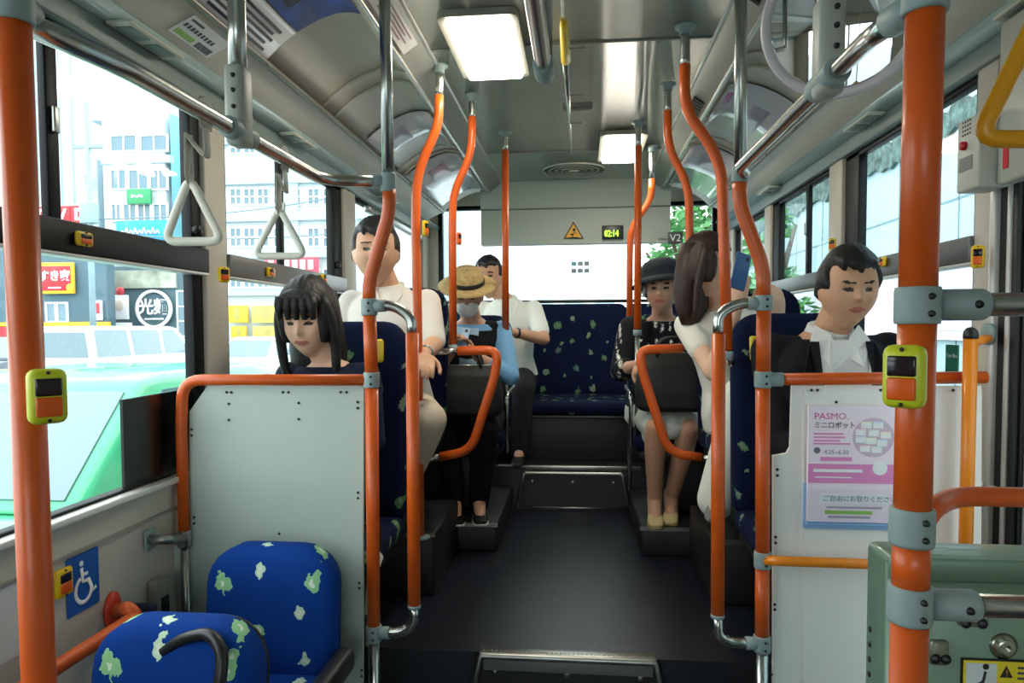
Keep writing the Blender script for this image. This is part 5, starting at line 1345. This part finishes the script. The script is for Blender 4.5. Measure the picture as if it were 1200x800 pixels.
k = p.k; a1, a2 = V((.40,3.32,.87)), V((.56,3.34,.86)); h1, h2 = p.T((-.09,0,-.02)), p.T((.09,0,-.02))
a1_, a2_ = a1+V((0,.03,.0)), a2+V((0,.03,0)); limb(sk, [h1,a1_], [.104*k,.074*k]); limb(sk, [h2,a2_], [.104*k,.074*k]); limb(sk, [(h1+h2)/2,(a1_+a2_)/2], [.10*k,.07*k]); limb(sk, [a1+V((0,.05,0)),a1+V((0,.05,-.05))], [.07*k,.066*k])
p.cloth('skirt', sk, cloth('grey_white_skirt', (196,200,190)), .008)
p.shoe(cloth('beige_shoe', (206,186,134), .7), mat('tan_sole', (140,120,84), .6), .03)
t_ = MB().lathe([(.001,.095),(.050,.092),(.080,.072),(.094,.030),(.097,.0),(.115,-.012),(.140,-.030),(.142,-.026),(.118,-.006),(.100,.004)], (0,0,0), (0,0,1), 40)
t_.v = [V((q.x, q.y*1.12, q.z+(-.10*q.y if False else 0))) for q in t_.v]
t_.v = [p.HR@((Matrix.Rotation(-.14,3,'X')@Matrix.Rotation(-.12,3,'Y')@q+V((0,.004,.048)))*p.kh)+p.head_c for q in t_.v]
t_.build('dark_hat', cloth('charcoal_felt', (36,46,52)), p.o)
bag('black handbag on the lap of the old woman', V((.50,3.33,1.085)), .20, .085, .14, BAGM)
# ------------------------------------------------------------------ the street outside
GZ = -.35
ROADM = mat('pale_asphalt', (138,146,148), .8, noise=.12, nscale=2)
struct(MB().box((-70,-30,GZ-.1),(40,90,GZ)).build('road', ROADM))
WB = mat('white_building', (192,203,207), .7, noise=.03, nscale=.6); PB = mat('pale_blue_building', (170,192,200), .7, noise=.03, nscale=.6)
DB = mat('slate_building', (78,104,112), .7, noise=.06, nscale=.8); WIN = mat('street_window', (92,124,138), .15, coat=.4); WFR = mat('window_frame_white', (232,236,236), .5)
REDS = mat('sign_red', (200,40,52), .5); YELS = mat('sign_yellow', (232,186,40), .5); GRNS = mat('sign_green', (50,150,96), .5); CYS = mat('sign_cyan', (44,160,206), .5)
def front(x0, x1, y0, y1, Y):
    a, b = at(x0,y0,Y=Y), at(x1,y1,Y=Y); return a.x, b.x, b.z, a.z     # x0,x1,zlow,zhigh
def block(mb, p, Y, d, bev=0):
    x0, x1, z0, z1 = front(*p, Y); mb.box((x0,Y,z0),(x1,Y+d,z1), bev); return mb
def bld(name, label, p, Y, d, m, extra=()):
    x0, x1, z0, z1 = front(p[0],p[1],p[2],400,Y); t = thing(name, ((x0+x1)/2,Y,GZ), label, 'building')
    MB().box((x0,Y,GZ),(x1,Y+d,z1), .05).build('wall', m, t)
    for e in extra: block(MB(), e, Y-.0, d*.6, .03).build('upper_wall', m, t)
    return t
def win(t, p, Y, nx=2, ny=2):
    x0, x1, z0, z1 = front(*p, Y); fw = .07
    f = MB(); f.box((x0-fw,Y-.07,z0-fw),(x1+fw,Y+.02,z0)); f.box((x0-fw,Y-.07,z1),(x1+fw,Y+.02,z1+fw)); f.box((x0-fw,Y-.07,z0),(x0,Y+.02,z1)); f.box((x1,Y-.07,z0),(x1+fw,Y+.02,z1))
    for i in range(1, nx): x = x0+(x1-x0)*i/nx; f.box((x-.03,Y-.06,z0),(x+.03,Y+.02,z1))
    for i in range(1, ny): z = z0+(z1-z0)*i/ny; f.box((x0,Y-.06,z-.03),(x1,Y+.02,z+.03))
    o = f.build('window_frame', WFR, t); MB().box((x0,Y-.03,z0),(x1,Y+.01,z1)).build('pane', WIN, o)
def sgn(name, label, p, Y, m, border=None, cat='sign', d=.12):
    x0, x1, z0, z1 = front(*p, Y); t = thing(name, ((x0+x1)/2,Y,z0), label, cat)
    MB().box((x0,Y-d,z0),(x1,Y,z1), .02).build('board', m, t)
    return t, x0, x1, z0, z1
# A: pale tower
A_ = bld('tower_block', 'tall pale tower far beyond the nearest window', (-30,104,-60), 36, 10, PB)
f = MB()
for k in range(9): block(f, (-22+14*k,-18+14*k,-60,360), 35.9, .2)
f.build('pilaster', WB, A_)
# B: white office block
B_ = bld('office_block', 'white office block with a green sign above the noodle shop', (118,199,128), 28, 9, WB)
block(MB(), (94,120,186,400), 28.4, 8).build('side_wing', PB, B_)
block(MB(), (104,147,108,140), 29, 4).build('roof_house', PB, B_)
c = MB(); a, b = at(199,140,Y=28), at(217,150,Y=31); c.prism([V((a.x,28,GZ)), V((b.x+.6,31,GZ)), V((b.x+.6,37,GZ)), V((a.x,37,GZ))], (0,0,at(199,132,Y=28).z-GZ)); c.build('angled_wing', mat('aqua_building', (120,186,198), .7), B_)
block(MB(), (118,199,184,190), 27.9, .3).build('ledge', PB, B_)
for p in ((131,148,200,221),(152,174,200,221),(177,196,200,221),(132,142,240,258),(146,160,240,258),(163,177,240,258),(181,196,240,258),(100,106,205,216),(100,106,240,252),(131,160,160,176),(166,196,160,176)): win(B_, p, 28, 2, 1)
t, x0, x1, z0, z1 = sgn('shop_sign', 'small green sign on the white office block', (150,178.5,222,239), 27.8, GRNS)
g = MB(); cz = (z0+z1)/2
for k in range(5): g.box((x0+.22+.11*k,27.66,cz-.05+.02*(k%2)),(x0+.30+.11*k,27.69,cz+.07-.03*(k%3)))
g.build('white_marks', WHITEK, t)
t, x0, x1, z0, z1 = sgn('shop_banner', 'cyan blue banner with white script on the office block', (138,199,259,281), 27.8, CYS)
g = MB(); cz = (z0+z1)/2-.1
for k in range(9): g.tube([(x0+.2+.2*k,27.66,cz-.08), (x0+.28+.2*k,27.66,cz+.10*(1+k%2)), (x0+.36+.2*k,27.66,cz-.06)], .035, 6, .04)
g.build('white_script', WHITEK, t)
# C: noodle shop
C_ = bld('noodle_shop', 'slate grey noodle shop front with a big round white sign', (131,231,312), 27.2, .78, DB)
block(MB(), (134,206,317,337), 27.1, .2).build('picture_band', mat('menu_picture', (170,176,160), .5, noise=.5, nscale=1.6), C_)
win(C_, (209,226,342,393), 27.2, 2, 3)
cc = at(181,362,Y=27.0); t = thing('round_sign', cc, 'round white ring sign lettered with two characters on the noodle shop', 'sign')
R_ = .80; MB().lathe([(R_*.86,-.02),(R_*.86,.10),(R_,.10),(R_,-.02),(R_*.86,-.02)], cc, (0,-1,0), 40).build('white_ring', WHITEK, t)
MB().lathe([(0,.02),(R_*.87,.02),(R_*.87,-.02)], cc, (0,-1,0), 36).build('slate_disc', DB, t)
text('光麺', .68, cc+V((0,-.06,.05)), X, Z, WHITEK, t, align='CENTER', bold=.02)
MB().box(cc+V((-.42,-.05,-.44)), cc+V((.42,-.03,-.38))).build('white_underline', WHITEK, t)
t, x0, x1, z0, z1 = sgn('hanging_sign', 'white upright sign with a red top beside the round ring sign', (132,152,346,374), 27.0, WHITEK)
MB().sphere(((x0+x1)/2,26.95,z1+.16), (.2,.08,.18), 12, 8).build('red_top', REDS, t)
g = MB(); g.sphere(((x0+x1)/2,26.86,(z0+z1)/2+.1), (.22,.04,.24), 12, 8); g.build('cream_shape', mat('cream_print', (230,214,196), .5), t)
t, x0, x1, z0, z1 = sgn('menu_board', 'low white menu board under the upright sign', (131,156,378,398), 27.0, WHITEK)
g = MB()
for k in range(3): g.box((x0+.1,26.86,z0+.15+.16*k),(x1-.1-.1*(k%2),26.89,z0+.22+.16*k))
g.build('print_line', CYS, t)
# D: restaurant
D_ = bld('restaurant', 'slate blue restaurant with red and yellow fascia at the street corner', (-40,127,288), 25, .5, mat('slate_blue_wall', (74,102,114), .7, noise=.05))
block(MB(), (-40,127,378,382.5), 24.9, .15).build('yellow_fascia', YELS, D_); block(MB(), (-40,127,382.5,398), 24.9, .12).build('red_fascia', REDS, D_)
win(D_, (56,66,356,376), 25, 1, 1); win(D_, (69,79,356,376), 25, 1, 1); win(D_, (14,26,356,376), 25, 1, 1)
t, x0, x1, z0, z1 = sgn('restaurant_sign', 'red restaurant sign with yellow edging and white characters', (48,89,308,344), 24.9, YELS)
MB().box((x0+.05,24.75,z0+.12),(x1-.1,24.79,z1-.14), .02).build('red_face', REDS, t)
text('すき家', .44, V(((x0+x1)/2-.03,24.735,(z0+z1)/2+.06)), X, Z, WHITEK, t, align='CENTER', bold=.015)
MB().box((x0+.4,24.735,z0+.2),(x1-.5,24.745,z0+.26)).build('white_line', WHITEK, t)
MB().sphere((x1-.12,24.74,z0+.22), (.16,.02,.16), 12, 8).build('yellow_spot', YELS, t)
t, x0, x1, z0, z1 = sgn('lane_sign', 'small white upright sign with a red mark on the restaurant wall', (113.5,121,352,375), 24.9, WHITEK)
MB().box((x0+.04,24.76,z0+.25),(x1-.04,24.79,z1-.1)).build('red_mark', REDS, t)
t, x0, x1, z0, z1 = sgn('roof_sign', 'red and white lettered roof sign above the restaurant', (40,110,241,265), 25.3, mat('sign_cream', (246,236,206), .5))
for k, (a, b) in enumerate(((.03,.36),(.37,.66),(.67,.97))):
    MB().box((x0+(x1-x0)*a,25.13,z0+.06),(x0+(x1-x0)*b,25.19,z1-.06), .02).build('red_tile', REDS, t)
    text('DVD'[k], .60, V((x0+(x1-x0)*(a+b)/2,25.12,(z0+z1)/2)), X, Z, WHITEK, t, align='CENTER', bold=.03)
g = MB()
for k in (0,1): g.box((x0+.3+1.4*k,25.3,at(40,290,Y=25.3).z),(x0+.4+1.4*k,25.4,z0))
g.build('sign_post', DB, t)
# E: utility pole and wires
pt = at(101,120,Y=20.0); t = thing('utility_pole', (pt.x,20,GZ), 'grey utility pole between the restaurant and the office block', 'pole')
MB().tube([(pt.x,20,GZ),(pt.x,20,pt.z)], [.10,.075], 12).build('shaft', mat('pole_grey', (140,164,172), .6), t)
g = MB(); g.box((pt.x-.5,19.95,pt.z-1.4),(pt.x+.5,20.05,pt.z-1.3)); g.box((pt.x-.25,19.85,at(101,262,Y=20).z),(pt.x+.25,20.1,at(101,238,Y=20).z), .03); g.build('cross_arm', mat('pole_grey', (140,164,172)), t)
for k, (y0, y1, lb) in enumerate(((257,246,'upper overhead wire crossing in front of the office block'),(272,270,'overhead wire sagging toward the pale window facade'))):
    a, b = at(101,y0,Y=20), at(430,y1-22*(1-k),Y=24); pts = [a.lerp(b,q/10)+V((0,0,-.25*math.sin(PI*q/10))) for q in range(11)]
    o = MB().tube(pts, .022, 6).build('overhead_wire', mat('wire_grey', (110,136,146), .6)); tag(o, lb, 'wire')
# F: facade beyond the second window
F_ = bld('apartment_block', 'broad white building with rows of four-pane windows beyond the second window', (256,430,120), 27, 10, WB)
for y in (160,208,252,296,340):
    x0, x1, z0, z1 = front(256,430,y,y+5,27); MB().box((x0,26.8,z0),(x1,27.02,z1)).build('floor_ledge', PB, F_)
for y, hgt in ((166,13),(222,17),(268,20),(316,20)):
    for x in (271,287,303,322,340,362,380,398): win(F_, (x,x+12,y,y+hgt), 27, 2, 2)
block(MB(), (330,352,120,400), 26.85, .3).build('pilaster', PB, F_)
for k, (p, lb) in enumerate((((266,292,358,378),'yellow shop sign at street level, first in its row'),((296,332,358,378),'wide yellow shop sign with a dark mark beyond the second window'),((272,290,382,399),'deep yellow lower sign beyond the second window'),((298,332,382,399),'pale yellow lower sign beyond the second window'))):
    t, x0, x1, z0, z1 = sgn('shop_sign', lb, p, 26.7, mat('sign_yellow_pale' if k % 2 else 'sign_yellow', (234,208,90), .5))
    MB().box((x0+(x1-x0)*.4,26.56,z0+.12),(x0+(x1-x0)*.62,26.59,z1-.12)).build('mark', mat('olive_print', (170,160,90), .5), t)
t, x0, x1, z0, z1 = sgn('shop_sign', 'pink red shop sign strip just above the grey window bar', (312,374,302,319), 26.6, mat('sign_pink', (214,76,96), .5))
g = MB()
for k in range(6): g.box((x0+.15+.33*k,26.45,z0+.12),(x0+.36+.33*k,26.49,z1-.12))
g.build('white_marks', WHITEK, t)
G_ = bld('corner_block', 'pale blue-grey building beyond the third window', (430,540,150), 39, 8, PB)
for y in (190,235,280,320):
    for x in (438,456,474,492): win(G_, (x,x+11,y,y+16), 39, 1, 2)
# vehicles
TYRE = mat('tyre', (40,42,44), .8); RIM = mat('rim', (180,184,186), .3, .7); CGL = mat('car_glass', (96,122,130), .1, coat=.5)
def car(label, cx, cy, L, W, H, m, d=1, kind='sedan', low=None, name='car', zb=.0):
    """d=+1: nose towards +Y"""
    t = thing(name, (cx,cy,GZ), label, 'car' if name == 'car' else 'van'); g = GZ
    belt = .58*H if kind == 'sedan' else .56*H
    if kind == 'sedan':
        prof = [(-.5,.18),(-.5,.48*H),(-.47,belt),(.24,belt*.99),(.46,.50*H),(.5,.42*H),(.5,.18)]
        cab = [(-.40,belt-.02),(-.26,H-.03),(-.20,H),(.05,H),(.10,H-.03),(.27,belt-.02)]
    else:
        prof = [(-.5,.20),(-.5,belt),(.36,belt),(.48,.50*H),(.5,.40*H),(.5,.20)]
        cab = [(-.50,belt-.02),(-.49,H-.06),(-.46,H),(.16,H),(.22,H-.05),(.40,belt-.02)]
    def ext(pr, w0, w1):
        n = len(pr); zmx = max(z for y, z in pr); zmn = min(z for y, z in pr); vs = []
        for s in (-1,1):
            for y, z in pr:
                f = (z-zmn)/(zmx-zmn+1e-6); vs.append(V((cx+s*(w0+(w1-w0)*f)/2, cy+d*y*L, g+z)))
        mb = MB(); mb.add(vs, [tuple(range(n)), tuple(range(2*n-1,n-1,-1))]+[(i,(i+1)%n,n+(i+1)%n,n+i) for i in range(n)]); 
        bm = bmesh.new(); bv = [bm.verts.new(v) for v in mb.v]
        for f in mb.f: bm.faces.new([bv[i] for i in f])
        bmesh.ops.recalc_face_normals(bm, faces=bm.faces[:]); bmesh.ops.bevel(bm, geom=bm.edges[:], offset=.05, segments=2, profile=.5, affect='EDGES'); return MB().bm(bm, True)
    ext(prof, W, W).build('body', m, t); ext(cab, W*.98, W*.80).build('cabin', m, t)
    ys = [c[0] for c in cab]; zt = H-.10
    def side(y0, y1, y2, y3, nm):
        for s in (-1,1):
            wz = lambda z: (W*.98+(W*.80-W*.98)*((z-belt)/(H-belt)))/2+.004
            z0, z1 = belt+.05, zt
            P = [V((cx+s*wz(z0), cy+d*y0*L, g+z0)), V((cx+s*wz(z0), cy+d*y1*L, g+z0)), V((cx+s*wz(z1), cy+d*y2*L, g+z1)), V((cx+s*wz(z1), cy+d*y3*L, g+z1))]
            MB().prism(P, V((-s*.02,0,0))).build(nm, CGL, t)
    if kind == 'sedan': side(-.33,-.10,-.10,-.24,'side_window'); side(-.08,.18,.07,-.08,'side_window')
    else: side(-.46,-.22,-.22,-.45,'side_window'); side(-.19,.04,.04,-.19,'side_window'); side(.07,.32,.18,.07,'side_window')
    a, b = cab[-1], cab[-3]
    def wsc(a, b, nm):
        va, vb = V((0,d*a[0]*L,a[1])), V((0,d*b[0]*L,b[1])); n = V((0,(vb-va).z,-(vb-va).y)).normalized()
        if n.z < 0: n = -n
        p0, p1 = va.lerp(vb,.10), va.lerp(vb,.88); w0, w1 = W*.43, W*.37
        MB().prism([V((cx-w0,cy+p0.y,g+p0.z))+n*.012, V((cx+w0,cy+p0.y,g+p0.z))+n*.012, V((cx+w1,cy+p1.y,g+p1.z))+n*.012, V((cx-w1,cy+p1.y,g+p1.z))+n*.012], -n*.03).build(nm, CGL, t)
    wsc(cab[-1], cab[-2], 'windscreen'); wsc(cab[0], cab[1], 'rear_window')
    for y in (-.31,.31):
        for s in (-1,1):
            c = V((cx+s*(W/2-.10), cy+d*y*L, g+.31))
            w_ = MB().lathe([(.20,-.10),(.29,-.11),(.31,-.08),(.31,.08),(.29,.11),(.20,.115)], c, (s,0,0), 22).build('wheel', TYRE, t)
            MB().lathe([(0,.09),(.06,.10),(.19,.105),(.21,.09)], c, (s,0,0), 18).build('rim', RIM, w_)
    if low: MB().box((cx-W/2-.008,cy-L*.49,g+.18),(cx+W/2+.008,cy+L*.49,g+.46), .02).build('lower_trim', low, t)
    for s in (-1,1):
        MB().box((cx+s*W*.48,cy-d*L*.495,g+belt-.32),(cx+s*W*.36,cy-d*L*.503,g+belt-.08), .02).build('tail_lamp', mat('tail_lamp', (238,120,70), .3), t)
        MB().box((cx+s*W*.47,cy+d*L*.488,g+.46*H-.10),(cx+s*W*.30,cy+d*L*.504,g+.46*H+.02), .02).build('headlamp', mat('headlamp', (236,240,240), .1), t)
    return t
WHC = mat('white_car_paint', (206,212,214), .25, coat=.5); MINT = mat('mint_car_paint', (66,176,128), .25, coat=.5); DKC = mat('dark_car_paint', (70,84,96), .25, coat=.5); SILC = mat('silver_car_paint', (206,212,216), .25, .3, coat=.5)
car('mint green car with white sills driving right beside the bus', -3.15, 4.15, 4.5, 1.70, 1.44, MINT, -1, 'sedan', WHC)
car('white van parked across the street in front of the round ring sign', -11.9, 17.0, 4.9, 1.75, 1.78, WHC, 1, 'van', name='van')
car('white car beyond the second window, standing under the yellow signs', -9.7, 20.0, 4.3, 1.7, 1.45, WHC, -1)
car('silver car behind the white car under the yellow signs', -7.4, 22.6, 4.3, 1.7, 1.48, SILC, -1)
car('dark car at the far side of the street before the restaurant', -16.5, 18.6, 4.4, 1.75, 1.5, DKC, -1)
# right hand side: tiled-roof wall along the street
XW = 3.25
t = thing('street_building', (XW,6,GZ), 'long blue-grey panelled building with pale tiles above a mossy ledge beside the bus', 'building')
PW = mat('blue_grey_panel', (168,196,206), .55, noise=.04, nscale=1.2)
ze = 1.35+.545*(XW-.04)
MB().box((XW,-2,GZ),(XW+.3,13.5,ze)).build('panel_wall', PW, t)
sm = MB()
for k in range(14): sm.box((XW-.006,-1.5+1.1*k,GZ),(XW+.01,-1.485+1.1*k,ze))
for z in (2.42,): sm.box((XW-.006,-2,z),(XW+.01,13.5,z+.02))
sm.build('panel_joint', mat('panel_joint', (120,150,160), .6), t)
def brick_mat(name, c1, c2, cm, sc):
    mt = mat(name, c1, .7); nt = mt.node_tree; b_ = nt.nodes['Principled BSDF']
    tc = nt.nodes.new('ShaderNodeTexCoord'); sp = nt.nodes.new('ShaderNodeSeparateXYZ'); cb = nt.nodes.new('ShaderNodeCombineXYZ'); br = nt.nodes.new('ShaderNodeTexBrick')
    nt.links.new(tc.outputs['Object'], sp.inputs[0]); nt.links.new(sp.outputs['Y'], cb.inputs['X']); nt.links.new(sp.outputs['Z'], cb.inputs['Y']); nt.links.new(cb.outputs[0], br.inputs['Vector'])
    br.inputs['Color1'].default_value = lin(c1); br.inputs['Color2'].default_value = lin(c2); br.inputs['Mortar'].default_value = lin(cm); br.inputs['Scale'].default_value = sc; br.inputs['Mortar Size'].default_value = .03
    nt.links.new(br.outputs['Color'], b_.inputs['Base Color']); return mt
MB().box((XW+.06,-2,ze),(XW+.4,13.5,ze+3.2)).build('tiled_upper_wall', brick_mat('pale_tile', (178,186,184), (162,174,172), (128,142,142), 3.2), t)
rn = random.Random(4); zz = [(-1.9+.11*k) for k in range(140)]
lo = [V((XW-.04,y,ze-.06-rn.uniform(0,.09))) for y in zz]; hi = [V((XW-.04,y,ze+.05+rn.uniform(0,.16))) for y in zz]
mo = MB(); n = len(zz); vs = lo+hi+[p+V((.12,0,0)) for p in lo]+[p+V((.12,0,0)) for p in hi]; fs = []
for k in range(n-1): fs += [(k,k+1,n+k+1,n+k),(2*n+k,3*n+k,3*n+k+1,2*n+k+1),(k,2*n+k,2*n+k+1,k+1),(n+k,n+k+1,3*n+k+1,3*n+k)]
fs += [(0,n,3*n,2*n),(n-1,3*n-1,4*n-1,2*n-1)]
mo.add(vs, fs); mo.build('mossy_ledge', mat('mossy_ledge', (84,108,104), .9, noise=.7, nscale=14), t)
pb_ = thing('poster_band', (XW-.03,8,1.3), 'row of pale pink and yellow posters pasted on the panelled building', 'poster')
MB().box((XW-.04,3.5,1.22),(XW-.012,12.5,1.98)).build('backing', mat('pale_pink_board', (240,224,228), .6), pb_)
for k in range(9):
    MB().box((XW-.05,3.7+.98*k,1.30),(XW-.038,4.45+.98*k,1.90)).build('poster_print', mat('poster_tint%d' % (k % 4), ((236,206,216),(246,236,170),(206,216,236),(226,226,230))[k % 4], .6, noise=.12, nscale=9), pb_)
# lower shed and greenery farther along
t = thing('garden_shed', (4.4,16,GZ), 'small pale building past the end of the long panelled building', 'building')
MB().box((3.0,17.2,GZ),(7.5,21,3.2), .05).build('wall', WB, t); MB().prism([(2.7,17,3.1),(7.8,17,3.1),(5.2,17,4.4)], (0,4.3,0)).build('roof', mat('shed_roof', (170,190,190), .7), t)
LEAF = [mat('leaf_green', (96,160,96), .6, noise=.25, nscale=9), mat('leaf_light', (140,190,120), .6, noise=.2, nscale=9)]
def tree(label, x, y, h, r, n, seed, m):
    rn = random.Random(seed); t = thing('street_tree', (x,y,GZ), label, 'tree', None)
    tr = MB().tube([(x,y,GZ),(x+.05,y,GZ+h*.35),(x-.05,y+.1,GZ+h*.75)], [.13,.10,.05], 10)
    for k in range(6):
        a = k*1.05; tr.tube([(x,y,GZ+h*(.35+.06*k)),(x+r*.6*math.cos(a),y+r*.6*math.sin(a),GZ+h*(.55+.06*k))], [.05,.02], 6)
    tr.build('trunk', mat('bark', (96,84,70), .9), t)
    cr = MB()
    cl = [(V((rn.uniform(-.6,.6)*r, rn.uniform(-.6,.6)*r, h*rn.uniform(.42,.92))), r*rn.uniform(.35,.6)) for k in range(14)]
    for k in range(n):
        c, q = cl[k % len(cl)]; d = V((rn.gauss(0,1),rn.gauss(0,1),rn.gauss(0,1))).normalized()*q*rn.uniform(.55,1.05)
        p = V((x,y,GZ))+c+d; sz = rn.uniform(.06,.12)
        u = V((rn.gauss(0,1),rn.gauss(0,1),rn.gauss(0,.6))).normalized(); w_ = u.cross(V((rn.gauss(0,1),rn.gauss(0,1),rn.gauss(0,1)))).normalized()
        cr.add([p-u*sz, p+w_*sz*.45, p+u*sz, p-w_*sz*.45], [(0,1,2,3)])
    cr.build('foliage', m, t, fixn=False)
tree('leafy green tree seen through the rear window', 1.75, 11.5, 4.0, 1.05, 2600, 3, LEAF[0])
tree('lighter green tree at the end of the long panelled building', 3.2, 15.1, 3.4, 1.0, 1800, 5, LEAF[1])
tree('small green tree outside beside the third side window', 2.62, 9.2, 3.5, .42, 1000, 8, LEAF[0])
# pale building behind the bus
t = thing('distant_building', (-4,56,GZ), 'very pale building far behind the bus', 'building')
MB().box((-12,56,GZ),(4,62,6.9), .05).build('wall', mat('very_pale_wall', (240,242,242), .8), t)
for k in range(6): 
    MB().box((-11.2+2.5*k,55.9,2.2),(-9.7+2.5*k,56.05,3.6)).build('window_pane', PB, t)
# ------------------------------------------------------------------ light and exposure
w = bpy.data.worlds.new('sky'); SC.world = w; w.use_nodes = True; nt = w.node_tree
bg = nt.nodes['Background']; bg.inputs['Color'].default_value = (.92,.97,1.0,1); bg.inputs['Strength'].default_value = 1.6
SC.view_settings.view_transform = 'Standard'; SC.view_settings.look = 'None'; SC.view_settings.gamma = 1
SC.view_settings.use_curve_mapping = False; SC.view_settings.exposure = 1.6
SC.cycles.use_denoising = True; SC.cycles.max_bounces = 10; SC.cycles.diffuse_bounces = 5; SC.cycles.glossy_bounces = 4
SC.cycles.transparent_max_bounces = 24; SC.cycles.sample_clamp_indirect = 6
